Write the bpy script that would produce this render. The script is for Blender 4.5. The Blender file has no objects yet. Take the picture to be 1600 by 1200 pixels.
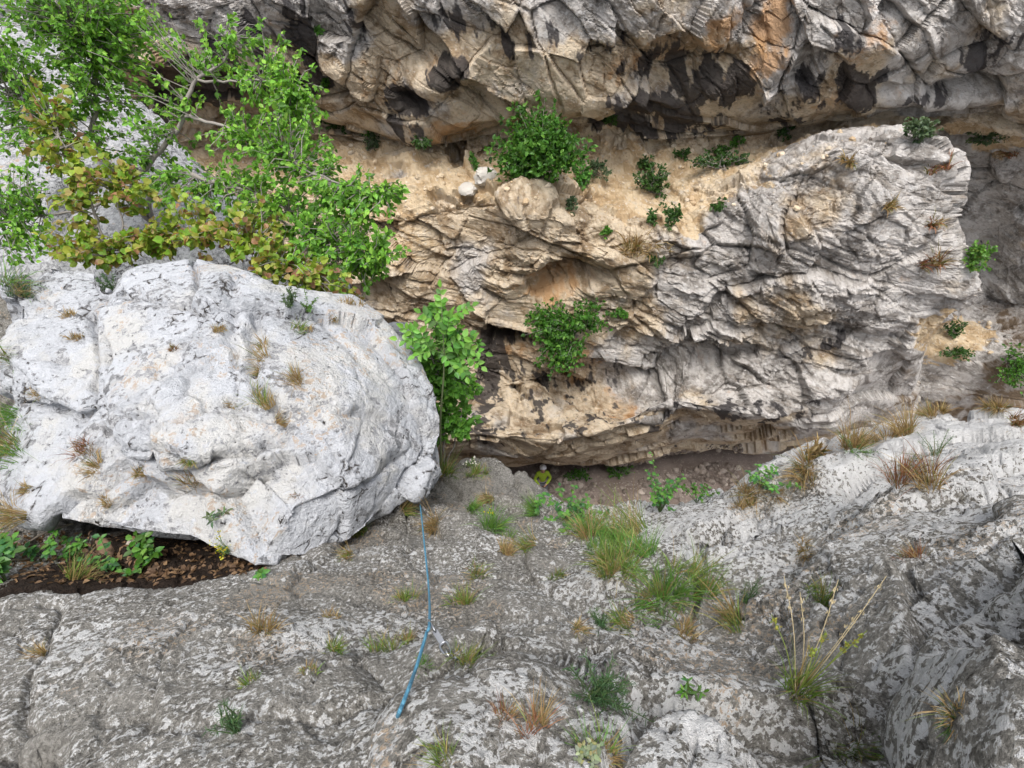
import bpy, bmesh, math, random, zlib
import numpy as np
from concurrent.futures import ThreadPoolExecutor
from mathutils import Vector, Matrix

# ------------------------------------------------------------------ camera, sky, sun, exposure
scene = bpy.context.scene
CAMZ = 18.0
FPX = 858.0                      # focal length in pixels of the 1600 px wide photograph
PITCH = math.radians(45)
cam_d = bpy.data.cameras.new('camera')
cam_d.sensor_width = 36.0
cam_d.lens = 36.0 * FPX / 1600.0
cam_d.clip_start = 0.05
cam_d.clip_end = 500
cam = bpy.data.objects.new('camera', cam_d)
cam.location = (0, 0, CAMZ)
cam.rotation_euler = (PITCH, 0, 0)
scene.collection.objects.link(cam)
scene.camera = cam

SUN_EL, SUN_AZ = math.radians(73), math.radians(190)      # azimuth clockwise from +Y
world = bpy.data.worlds.new('World')
scene.world = world
world.use_nodes = True
wn = world.node_tree
wn.nodes.clear()
w_out = wn.nodes.new('ShaderNodeOutputWorld')
w_bg = wn.nodes.new('ShaderNodeBackground')
w_sky = wn.nodes.new('ShaderNodeTexSky')
w_sky.sky_type = 'NISHITA'
w_sky.sun_disc = False
w_sky.sun_elevation = SUN_EL
w_sky.sun_rotation = SUN_AZ
w_sky.air_density = 1.0
w_sky.dust_density = 4.0
w_hsv = wn.nodes.new('ShaderNodeHueSaturation')           # overcast: the cloud layer washes the blue out
w_hsv.inputs['Saturation'].default_value = 0.34
wn.links.new(w_sky.outputs[0], w_hsv.inputs['Color'])
wn.links.new(w_hsv.outputs[0], w_bg.inputs['Color'])
w_bg.inputs['Strength'].default_value = 0.15
wn.links.new(w_bg.outputs[0], w_out.inputs['Surface'])

sun_d = bpy.data.lights.new('sun', 'SUN')
sun_d.energy = 1.5
sun_d.angle = math.radians(26)
sun_d.color = (1.0, 0.965, 0.92)
sun = bpy.data.objects.new('sun', sun_d)
sdir = Vector((math.sin(SUN_AZ) * math.cos(SUN_EL), math.cos(SUN_AZ) * math.cos(SUN_EL), math.sin(SUN_EL)))
sun.rotation_euler = sdir.to_track_quat('Z', 'Y').to_euler()
sun.location = sdir * 60
scene.collection.objects.link(sun)

scene.view_settings.view_transform = 'Standard'
scene.view_settings.look = 'None'
scene.view_settings.exposure = 0.82
scene.view_settings.gamma = 1.0
scene.view_settings.use_curve_mapping = False
scene.cycles.max_bounces = 4
scene.cycles.diffuse_bounces = 3
scene.cycles.transmission_bounces = 3

# ------------------------------------------------------------------ helpers: rays, noise
C45, S45 = math.cos(PITCH), math.sin(PITCH)
def rayd(px, py):
    a, b = (px - 800.0) / FPX, (py - 600.0) / FPX
    return (a, C45 - b * S45, -S45 - b * C45)
def pt(px, py, t):
    d = rayd(px, py)
    return (d[0] * t, d[1] * t, CAMZ + d[2] * t)
def ptY(px, py, Y):
    d = rayd(px, py)
    return pt(px, py, Y / d[1])

def _hash(ix, iy, iz, seed):
    with np.errstate(over='ignore'):
        n = (ix.astype(np.uint32) * np.uint32(374761393) + iy.astype(np.uint32) * np.uint32(668265263)
             + iz.astype(np.uint32) * np.uint32(2246822519) + np.uint32((seed * 3266489917) & 0xFFFFFFFF))
        n = (n ^ (n >> np.uint32(15))) * np.uint32(2246822519)
        n = (n ^ (n >> np.uint32(13))) * np.uint32(3266489917)
        n = n ^ (n >> np.uint32(16))
    return n
_G = np.array([[1,1,0],[-1,1,0],[1,-1,0],[-1,-1,0],[1,0,1],[-1,0,1],[1,0,-1],[-1,0,-1],
               [0,1,1],[0,-1,1],[0,1,-1],[0,-1,-1],[1,1,0],[-1,1,0],[0,-1,1],[0,-1,-1]], dtype=np.float32)
_GX, _GY, _GZ = (np.ascontiguousarray(_G[:, k]) for k in range(3))
POOL = ThreadPoolExecutor(4)
def chunks(n, k=40000): return [slice(i, min(i + k, n)) for i in range(0, n, k)]
def _perlin(P, seed):
    f0 = np.floor(P)
    ix, iy, iz = (f0[:, k].astype(np.int64).astype(np.uint32) for k in range(3))
    fx, fy, fz = ((P[:, k] - f0[:, k]).astype(np.float32) for k in range(3))
    u, v, w = (f * f * f * (f * (f * 6 - 15) + 10) for f in (fx, fy, fz))
    def corner(dx, dy, dz):
        h = _hash(ix + np.uint32(dx), iy + np.uint32(dy), iz + np.uint32(dz), seed) & np.uint32(15)
        return _GX[h] * (fx - dx) + _GY[h] * (fy - dy) + _GZ[h] * (fz - dz)
    def edge(dy, dz):
        a, b = corner(0, dy, dz), corner(1, dy, dz)
        return a + u * (b - a)
    def face(dz):
        a, b = edge(0, dz), edge(1, dz)
        return a + v * (b - a)
    a, b = face(0), face(1)
    return a + w * (b - a)
def perlin(P, seed=0):
    if len(P) < 50000: return _perlin(P, seed)
    return np.concatenate(list(POOL.map(lambda c: _perlin(P[c], seed), chunks(len(P)))))
def fbm(P, scale, octaves=4, seed=0, rough=0.5, ridged=False):
    out = np.zeros(len(P), np.float32)
    a, fr = 1.0, 1.0 / np.asarray(scale, float)
    tot = 0
    for o in range(octaves):
        n = perlin(P * fr + 17.3 * o, seed + o)
        if ridged: n = 0.5 - np.abs(n) * 2
        out += a * n
        tot += a
        a *= rough
        fr = fr * 2.03
    return out / tot
def facets(P, scale, seed=0, tilt=0.6):
    if len(P) < 50000: return _facets(P, scale, seed, tilt)
    r = list(POOL.map(lambda c: _facets(P[c], scale, seed, tilt), chunks(len(P))))
    return np.concatenate([q[0] for q in r]), np.concatenate([q[1] for q in r])
def _facets(P, scale, seed, tilt):
    """piecewise planar blocks: random step and random tilt in every Voronoi cell; also the distance to the joint"""
    Q = P / np.asarray(scale, float)
    i0 = np.floor(Q).astype(np.int64)
    fr = (Q - i0).astype(np.float32)
    n = len(P)
    d1 = np.full(n, 9e9, np.float32); d2 = np.full(n, 9e9, np.float32)
    win = np.zeros(n, np.int8); bv = np.zeros((n, 3), np.float32)
    k = np.float32(1 / 1023.0); cell = 0
    offs = [(dx, dy, dz) for dx in (-1, 0, 1) for dy in (-1, 0, 1) for dz in (-1, 0, 1)]
    for cell, (dx, dy, dz) in enumerate(offs):
        h = _hash(i0[:, 0] + dx, i0[:, 1] + dy, i0[:, 2] + dz, seed)
        vx = dx - fr[:, 0] + (h & np.uint32(1023)).astype(np.float32) * k
        vy = dy - fr[:, 1] + ((h >> np.uint32(10)) & np.uint32(1023)).astype(np.float32) * k
        vz = dz - fr[:, 2] + ((h >> np.uint32(20)) & np.uint32(1023)).astype(np.float32) * k
        d = vx * vx + vy * vy + vz * vz
        m = d < d1
        d2 = np.where(m, d1, np.minimum(d2, d))
        d1 = np.where(m, d, d1)
        win[m] = cell
        bv[m, 0] = vx[m]; bv[m, 1] = vy[m]; bv[m, 2] = vz[m]
    oc = np.array(offs)[win]
    h2 = _hash(i0[:, 0] + oc[:, 0], i0[:, 1] + oc[:, 1], i0[:, 2] + oc[:, 2], seed + 101)
    tx = (h2 & np.uint32(255)) / 127.5 - 1
    ty = ((h2 >> np.uint32(8)) & np.uint32(255)) / 127.5 - 1
    tz = ((h2 >> np.uint32(16)) & np.uint32(255)) / 127.5 - 1
    off = ((h2 >> np.uint32(24)) & np.uint32(255)) / 127.5 - 1
    val = off * 0.5 - tilt * (tx * bv[:, 0] + ty * bv[:, 1] + tz * bv[:, 2])
    return val.astype(np.float32), np.sqrt(d2) - np.sqrt(d1)
def warp(P, scale, amt, seed):
    W = np.stack([fbm(P, scale, 3, seed + 7 * k) for k in range(3)], 1)
    return P + W * amt
def sstep(a, b, x):
    t = np.clip((x - a) / (b - a), 0, 1)
    return t * t * (3 - 2 * t)
def bed_rotate(P, tilt_deg, roll_deg=0):
    a, b = math.radians(tilt_deg), math.radians(roll_deg)
    R = np.array(Matrix.Rotation(a, 3, 'Y') @ Matrix.Rotation(b, 3, 'X'))
    return P @ R.T

# ------------------------------------------------------------------ helpers: meshes and objects
COL = scene.collection
def tag(o, label=None, cat=None, group=None, kind=None):
    if label: o['label'] = label
    if cat: o['category'] = cat
    if group: o['group'] = group
    if kind: o['kind'] = kind
    return o
def mesh_np(name, V, F, attrs=None, smooth=True, cols=None):
    """V (n,3), F (m,k) all faces of one size"""
    V = np.asarray(V, np.float32); F = np.asarray(F, np.int32)
    me = bpy.data.meshes.new(name)
    m, k = F.shape
    me.vertices.add(len(V)); me.vertices.foreach_set('co', V.ravel())
    me.loops.add(m * k); me.loops.foreach_set('vertex_index', F.ravel())
    me.polygons.add(m)
    me.polygons.foreach_set('loop_start', np.arange(0, m * k, k, dtype=np.int32))
    me.update(calc_edges=True)
    me.polygons.foreach_set('use_smooth', np.full(m, smooth, dtype=bool))
    for an, av in (attrs or {}).items():
        a = me.attributes.new(an, 'FLOAT', 'POINT')
        a.data.foreach_set('value', np.asarray(av, np.float32))
    if cols is not None:
        a = me.color_attributes.new('col', 'FLOAT_COLOR', 'POINT')
        c4 = np.ones((len(V), 4), np.float32); c4[:, :3] = cols
        a.data.foreach_set('color', c4.ravel())
    me.validate()
    return me
def add(name, me, mat=None, parent=None, loc=None):
    o = bpy.data.objects.new(name, me)
    COL.objects.link(o)
    if mat is not None and me is not None and not me.materials: me.materials.append(mat)
    if loc is not None: o.location = loc
    if parent is not None: o.parent = parent
    return o
def empty(name, loc):
    o = bpy.data.objects.new(name, None)
    COL.objects.link(o); o.location = loc
    o.empty_display_size = 0.1
    return o
def grid_faces(nr, nc):
    i = np.arange((nr - 1) * (nc - 1))
    r, c = i // (nc - 1), i % (nc - 1)
    a = r * nc + c
    return np.stack([a, a + 1, a + nc + 1, a + nc], 1)
def grid_normals(G):
    du = np.gradient(G, axis=1); dv = np.gradient(G, axis=0)
    n = np.cross(du, dv)
    return n / (np.linalg.norm(n, axis=2, keepdims=True) + 1e-9)
def blur_grid(G, it):
    for _ in range(it):
        H = G.copy()
        H[1:-1] = 0.25 * G[:-2] + 0.5 * G[1:-1] + 0.25 * G[2:]
        G = H.copy()
        H[:, 1:-1] = 0.25 * G[:, :-2] + 0.5 * G[:, 1:-1] + 0.25 * G[:, 2:]
        G = H
    return G
def tube_arrays(pts, radii, sides=6):
    pts = [Vector(p) for p in pts]
    n = len(pts)
    V, F = [], []
    prev = None
    for i, p in enumerate(pts):
        d = (pts[min(i + 1, n - 1)] - pts[max(i - 1, 0)]).normalized()
        if prev is None:
            a = d.orthogonal().normalized()
        else:
            a = (prev - d * prev.dot(d))
            a = a.normalized() if a.length > 1e-6 else d.orthogonal().normalized()
        prev = a
        b = d.cross(a)
        r = radii[i] if hasattr(radii, '__len__') else radii
        for k in range(sides):
            th = 2 * math.pi * k / sides
            V.append(p + (a * math.cos(th) + b * math.sin(th)) * r)
    for i in range(n - 1):
        for k in range(sides):
            k2 = (k + 1) % sides
            F.append((i * sides + k, i * sides + k2, (i + 1) * sides + k2, (i + 1) * sides + k))
    return np.array([tuple(v) for v in V], np.float32), np.array(F, np.int32)
def spline(pts, n):
    """Catmull-Rom through pts"""
    P = [np.array(p, float) for p in pts]
    P = [2 * P[0] - P[1]] + P + [2 * P[-1] - P[-2]]
    out = []
    seg = len(P) - 3
    for k in range(n):
        s = k / (n - 1) * seg
        i = min(int(s), seg - 1); u = s - i
        a, b, c, d = P[i:i + 4]
        out.append(0.5 * (2 * b + (c - a) * u + (2 * a - 5 * b + 4 * c - d) * u * u + (3 * b - a - 3 * c + d) * u ** 3))
    return out
class Bag:
    """collects quads with a colour per vertex into one mesh"""
    def __init__(s): s.V, s.F, s.C, s.n = [], [], [], 0
    def add(s, V, F, c):
        V = np.asarray(V, np.float32)
        s.V.append(V); s.F.append(np.asarray(F, np.int32) + s.n)
        s.C.append(np.broadcast_to(np.asarray(c, np.float32), V.shape).copy()); s.n += len(V)
    def tube(s, pts, r, c, sides=5):
        V, F = tube_arrays(pts, r, sides); s.add(V, F, c)
    def mesh(s, name, smooth=True):
        return mesh_np(name, np.concatenate(s.V), np.concatenate(s.F), smooth=smooth, cols=np.concatenate(s.C))

# ------------------------------------------------------------------ materials
def new_mat(name):
    m = bpy.data.materials.new(name); m.use_nodes = True
    nt = m.node_tree; nt.nodes.clear()
    out = nt.nodes.new('ShaderNodeOutputMaterial')
    b = nt.nodes.new('ShaderNodeBsdfPrincipled')
    nt.links.new(b.outputs[0], out.inputs['Surface'])
    return m, nt, b, out
class NT:
    def __init__(s, nt):
        s.nt = nt
        s.co = nt.nodes.new('ShaderNodeTexCoord').outputs['Object']
    def link(s, a, b): s.nt.links.new(a, b)
    def noise(s, scale, detail=6, rough=0.6, dist=0.0, co=None, lac=2.0):
        n = s.nt.nodes.new('ShaderNodeTexNoise')
        n.inputs['Scale'].default_value = scale; n.inputs['Detail'].default_value = detail
        n.inputs['Roughness'].default_value = rough; n.inputs['Distortion'].default_value = dist
        s.link(co or s.co, n.inputs['Vector'])
        return n.outputs['Fac']
    def mapping(s, scale=(1, 1, 1), rot=(0, 0, 0), loc=(0, 0, 0), co=None):
        m = s.nt.nodes.new('ShaderNodeMapping')
        m.inputs['Scale'].default_value = scale; m.inputs['Rotation'].default_value = rot; m.inputs['Location'].default_value = loc
        s.link(co or s.co, m.inputs['Vector'])
        return m.outputs[0]
    def voronoi(s, scale, feature='F1', co=None, rand=1.0):
        n = s.nt.nodes.new('ShaderNodeTexVoronoi'); n.feature = feature
        n.inputs['Scale'].default_value = scale; n.inputs['Randomness'].default_value = rand
        s.link(co or s.co, n.inputs['Vector'])
        return n
    def math(s, op, a, b=None, c=None, clamp=False):
        n = s.nt.nodes.new('ShaderNodeMath'); n.operation = op; n.use_clamp = clamp
        for k, v in enumerate((a, b, c)):
            if v is None: continue
            if isinstance(v, (int, float)): n.inputs[k].default_value = v
            else: s.link(v, n.inputs[k])
        return n.outputs[0]
    def step(s, x, a, b):
        n = s.nt.nodes.new('ShaderNodeMapRange'); n.interpolation_type = 'SMOOTHSTEP'
        s.link(x, n.inputs['Value'])
        for k, v in (('From Min', a), ('From Max', b)):
            if isinstance(v, (int, float)): n.inputs[k].default_value = v
            else: s.link(v, n.inputs[k])
        return n.outputs[0]
    def attr(s, name, col=False):
        n = s.nt.nodes.new('ShaderNodeAttribute'); n.attribute_name = name
        return n.outputs['Color'] if col else n.outputs['Fac']
    def mix(s, f, a, b, mode='MIX'):
        n = s.nt.nodes.new('ShaderNodeMix'); n.data_type = 'RGBA'; n.blend_type = mode
        for k, v in ((0, f), (6, a), (7, b)):
            if isinstance(v, (int, float)): n.inputs[k].default_value = v
            elif isinstance(v, tuple): n.inputs[k].default_value = (*v, 1)
            else: s.link(v, n.inputs[k])
        return n.outputs[2]
    def bump(s, h, strength, dist, normal=None):
        n = s.nt.nodes.new('ShaderNodeBump')
        n.inputs['Strength'].default_value = strength; n.inputs['Distance'].default_value = dist
        s.link(h, n.inputs['Height'])
        if normal: s.link(normal, n.inputs['Normal'])
        return n.outputs[0]

def mat_cliff():
    m, nt, b, out = new_mat('cliff_rock')
    N = NT(nt)
    mid = N.attr('mid')
    fine = N.noise(9, 4, 0.7)
    tan = N.mix(N.step(mid, 0.30, 0.58), (0.385, 0.282, 0.178), (0.69, 0.575, 0.425))
    tan = N.mix(N.step(fine, 0.54, 0.70), tan, (0.68, 0.61, 0.52))
    grey = N.mix(N.step(mid, 0.30, 0.58), (0.30, 0.275, 0.25), (0.62, 0.585, 0.55))
    grey = N.mix(N.step(fine, 0.52, 0.70), grey, (0.66, 0.64, 0.62))
    c = N.mix(N.step(N.attr('grey'), 0.25, 0.65), tan, grey)
    c = N.mix(N.math('MULTIPLY', N.step(fine, 0.46, 0.34), 0.55), c, N.mix(1.0, c, (0.45, 0.42, 0.40), 'MULTIPLY'))
    # beds in thin bands
    band = N.attr('band')
    c = N.mix(N.math('MULTIPLY', N.step(band, 0.55, 0.68), 0.30), c, (0.24, 0.19, 0.14))
    # rust
    o = N.math('ADD', N.attr('orange'), N.math('SUBTRACT', mid, 0.5))
    c = N.mix(N.math('MULTIPLY', N.step(o, 0.20, 0.55), 0.8), c, (0.46, 0.25, 0.10))
    # black water streaks and stains, plus shade painted on the lower cliff
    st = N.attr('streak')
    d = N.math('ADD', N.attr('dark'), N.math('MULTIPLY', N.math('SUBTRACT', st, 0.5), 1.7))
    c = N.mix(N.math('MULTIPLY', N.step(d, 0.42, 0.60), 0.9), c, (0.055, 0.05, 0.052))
    # sand and rubble on the ledges
    sandc = N.mix(N.step(mid, 0.38, 0.62), (0.53, 0.385, 0.23), (0.70, 0.56, 0.38))
    sandc = N.mix(N.step(fine, 0.58, 0.66), sandc, (0.70, 0.63, 0.53))
    s_ = N.math('ADD', N.attr('sand'), N.math('MULTIPLY', N.math('SUBTRACT', band, 0.5), 1.2))
    c = N.mix(N.step(s_, 0.40, 0.62), c, sandc)
    # dark earth at the foot
    c = N.mix(N.step(N.math('ADD', N.attr('earth'), N.math('SUBTRACT', mid, 0.5)), 0.4, 0.7), c, (0.17, 0.125, 0.085))
    N.link(c, b.inputs['Base Color'])
    b.inputs['Roughness'].default_value = 0.95
    b.inputs['Specular IOR Level'].default_value = 0.15
    h = N.noise(6, 5, 0.8)
    N.link(N.bump(h, 0.9, 0.17), b.inputs['Normal'])
    return m

def mat_slab(name, base_a, base_b, white, thr, scale, specks=0.5, ochre=0.5, bump=0.02, bleach=None, contrast=0.30, cracks=0.0):
    """weathered limestone with crusts of pale lichen, ochre lichen dots and dark pits"""
    m, nt, b, out = new_mat(name)
    N = NT(nt)
    wv = nt.nodes.new('ShaderNodeVectorMath'); wv.operation = 'ADD'
    wn_ = nt.nodes.new('ShaderNodeTexNoise'); wn_.inputs['Scale'].default_value = scale * 1.6; wn_.inputs['Detail'].default_value = 1
    sc_ = nt.nodes.new('ShaderNodeVectorMath'); sc_.operation = 'SCALE'; sc_.inputs['Scale'].default_value = 0.40 / scale
    N.link(N.co, wn_.inputs['Vector']); N.link(wn_.outputs['Color'], sc_.inputs[0])
    N.link(N.co, wv.inputs[0]); N.link(sc_.outputs[0], wv.inputs[1])
    wco = wv.outputs[0]
    mid = N.attr('mid')                                   # slow variation, -0.5 .. 0.5
    fine = N.noise(scale * 5, 4, 0.72)
    spk = N.noise(scale * 2.1, 4, 0.68, 0.5)
    c = N.mix(N.step(mid, -0.3, 0.3), base_a, base_b)
    c = N.mix(N.math('MULTIPLY', N.step(fine, 0.52, 0.68), 0.45), c, tuple(min(1, x * 1.5) for x in base_b))
    c = N.mix(N.math('MULTIPLY', N.step(fine, 0.46, 0.36), 0.6 * specks), c, tuple(x * 0.5 for x in base_a))
    c = N.mix(N.math('MULTIPLY', N.step(spk, 0.525, 0.495), 0.7), c, tuple(x * 1.5 for x in base_b))
    # lichen crusts: lobed patches, every patch its own grey
    tv = N.math('SUBTRACT', thr, N.math('MULTIPLY', N.attr('lichen'), contrast))
    la = N.noise(scale, 5, 0.66, 0.0, co=wco)
    lm = N.math('ADD', N.math('MULTIPLY', la, 0.66), N.math('MULTIPLY', N.math('SUBTRACT', 1.0, spk), 0.34))
    ma = N.step(lm, N.math('SUBTRACT', tv, 0.012), N.math('ADD', tv, 0.014))
    vo = N.voronoi(scale * 0.42, 'F1', co=wco)
    sep = nt.nodes.new('ShaderNodeSeparateColor'); N.link(vo.outputs['Color'], sep.inputs[0])
    size = N.math('MULTIPLY', N.math('SUBTRACT', sep.outputs[0], N.math('MULTIPLY', N.math('SUBTRACT', tv, 0.30), 2.3)), 0.75)
    mb = N.step(N.math('SUBTRACT', size, vo.outputs['Distance']), 0.0, 0.04)
    mask = N.math('MAXIMUM', ma, mb)
    pits = N.step(fine, 0.60, 0.64)
    mask = N.math('MULTIPLY', mask, N.math('SUBTRACT', 1.0, N.math('MULTIPLY', pits, 0.6)))
    wcol = N.mix(sep.outputs[1], tuple(x * 0.72 for x in white), white)
    wcol = N.mix(N.math('MULTIPLY', N.step(fine, 0.42, 0.6), 0.5), wcol, tuple(min(0.82, x * 1.12) for x in white))
    if bleach:
        wcol = N.mix(N.step(mid, 0.0, 0.25), wcol, bleach)
    c = N.mix(N.math('MULTIPLY', mask, 0.95), c, wcol)
    fl = N.math('MULTIPLY', N.step(spk, 0.415, 0.385), N.step(N.attr('lichen'), -0.25, 0.05))
    c = N.mix(N.math('MULTIPLY', fl, 0.85), c, white)
    # black-brown pits
    dk = N.math('MULTIPLY', N.step(spk, 0.66, 0.70), specks)
    c = N.mix(dk, c, (0.045, 0.038, 0.032))
    if cracks:
        ve = N.voronoi(scale * 0.55, 'DISTANCE_TO_EDGE', co=N.mapping((1, 1, 1.7), (0.4, 0.5, 0.2), co=wco))
        ck = N.math('MULTIPLY', N.step(ve.outputs['Distance'], 0.045, 0.012), N.math('MULTIPLY', N.step(spk, 0.46, 0.60), N.step(mid, -0.05, -0.16)))
        c = N.mix(N.math('MULTIPLY', ck, cracks), c, (0.07, 0.06, 0.05))
        dk = N.math('MAXIMUM', dk, ck)
    # ochre lichen
    oc = N.math('MULTIPLY', N.step(spk, 0.46, 0.40), N.step(N.attr('ochre'), 0.12, 0.24))
    c = N.mix(N.math('MULTIPLY', oc, ochre), c, (0.38, 0.22, 0.07))
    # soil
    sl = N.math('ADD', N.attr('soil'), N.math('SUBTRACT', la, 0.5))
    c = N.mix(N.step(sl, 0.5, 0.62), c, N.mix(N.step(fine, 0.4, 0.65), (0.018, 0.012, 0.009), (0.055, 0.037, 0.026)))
    N.link(c, b.inputs['Base Color'])
    b.inputs['Roughness'].default_value = 0.93
    b.inputs['Specular IOR Level'].default_value = 0.18
    h = N.math('ADD', la, N.math('MULTIPLY', fine, 0.55))
    h = N.math('SUBTRACT', h, N.math('MULTIPLY', N.step(spk, 0.60, 0.72), 0.4))
    if cracks: h = N.math('SUBTRACT', h, N.math('MULTIPLY', ck, 0.4))
    N.link(N.bump(h, 0.8, bump), b.inputs['Normal'])
    return m

def mat_gravel():
    m, nt, b, out = new_mat('gravel')
    N = NT(nt)
    c = N.mix(N.step(N.noise(0.7, 6, 0.65), 0.4, 0.62), (0.155, 0.12, 0.10), (0.235, 0.19, 0.165))
    c = N.mix(N.step(N.noise(9, 6, 0.7), 0.54, 0.68), c, (0.38, 0.33, 0.29))
    N.link(c, b.inputs['Base Color']); b.inputs['Roughness'].default_value = 0.95
    N.link(N.bump(N.noise(12, 8, 0.7), 0.8, 0.06), b.inputs['Normal'])
    return m

def mat_leaf(name='leaf', trans=0.40, rough=0.42):
    m, nt, b, out = new_mat(name)
    N = NT(nt)
    col = N.attr('col', True)
    oi = nt.nodes.new('ShaderNodeObjectInfo')
    hs = nt.nodes.new('ShaderNodeHueSaturation')
    N.link(col, hs.inputs['Color'])
    N.link(N.math('ADD', 0.82, N.math('MULTIPLY', N.noise(30, 3, 0.6), 0.36)), hs.inputs['Value'])
    N.link(hs.outputs[0], b.inputs['Base Color'])
    b.inputs['Roughness'].default_value = rough
    b.inputs['Specular IOR Level'].default_value = 0.35
    tr = nt.nodes.new('ShaderNodeBsdfTranslucent')
    N.link(N.mix(1.0, hs.outputs[0], (1.25, 1.15, 0.55), 'MULTIPLY'), tr.inputs['Color'])
    mx = nt.nodes.new('ShaderNodeMixShader'); mx.inputs[0].default_value = trans
    N.link(b.outputs[0], mx.inputs[1]); N.link(tr.outputs[0], mx.inputs[2])
    N.link(mx.outputs[0], out.inputs['Surface'])
    return m
def mat_col(name, rough=0.8, metal=0.0, bump=None):
    m, nt, b, out = new_mat(name)
    N = NT(nt)
    n = N.noise(40, 4, 0.6)
    N.link(N.mix(1.0, N.attr('col', True), N.mix(n, (0.8, 0.8, 0.8), (1.15, 1.15, 1.15)), 'MULTIPLY'), b.inputs['Base Color'])
    b.inputs['Roughness'].default_value = rough; b.inputs['Metallic'].default_value = metal
    if bump: N.link(N.bump(N.noise(bump[0], 6, 0.7), 0.7, bump[1]), b.inputs['Normal'])
    return m
def mat_rope():
    m, nt, b, out = new_mat('rope_sheath')
    N = NT(nt)
    w = nt.nodes.new('ShaderNodeTexWave'); w.inputs['Scale'].default_value = 60; w.inputs['Distortion'].default_value = 1.5
    w.bands_direction = 'DIAGONAL'
    N.link(N.co, w.inputs['Vector'])
    c = N.mix(w.outputs['Fac'], (0.045, 0.16, 0.25), (0.09, 0.27, 0.39))
    c = N.mix(N.math('MULTIPLY', N.step(N.noise(45, 3), 0.58, 0.68), 0.5), c, (0.16, 0.30, 0.36))
    N.link(c, b.inputs['Base Color']); b.inputs['Roughness'].default_value = 0.75
    N.link(N.bump(w.outputs['Fac'], 0.5, 0.002), b.inputs['Normal'])
    return m

M_CLIFF = mat_cliff()
M_SLAB = mat_slab('lichen_slab', (0.15, 0.14, 0.122), (0.25, 0.238, 0.215), (0.74, 0.735, 0.725), 0.575, 30, specks=0.9, ochre=0.65, bump=0.06, cracks=0.7)
M_BOULDER = mat_slab('pale_boulder', (0.21, 0.212, 0.22), (0.36, 0.362, 0.37), (0.535, 0.55, 0.58), 0.45, 8.5, specks=1.0, ochre=0.5, bump=0.085, bleach=(0.56, 0.555, 0.54), cracks=0.95)
M_GRAVEL = mat_gravel()
M_LEAF = mat_leaf()
M_GRASS = mat_leaf('grass_blade', 0.25, 0.6)
M_BARK = mat_col('bark', 0.9, bump=(60, 0.006))
M_STONE = mat_col('stone', 0.95, bump=(25, 0.03))
M_ROPE = mat_rope()
M_METAL = mat_col('brushed_alloy', 0.32, 1.0)
M_CLOTH = mat_col('cloth', 0.85)
M_SHELL = mat_col('helmet_shell', 0.35)

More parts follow.
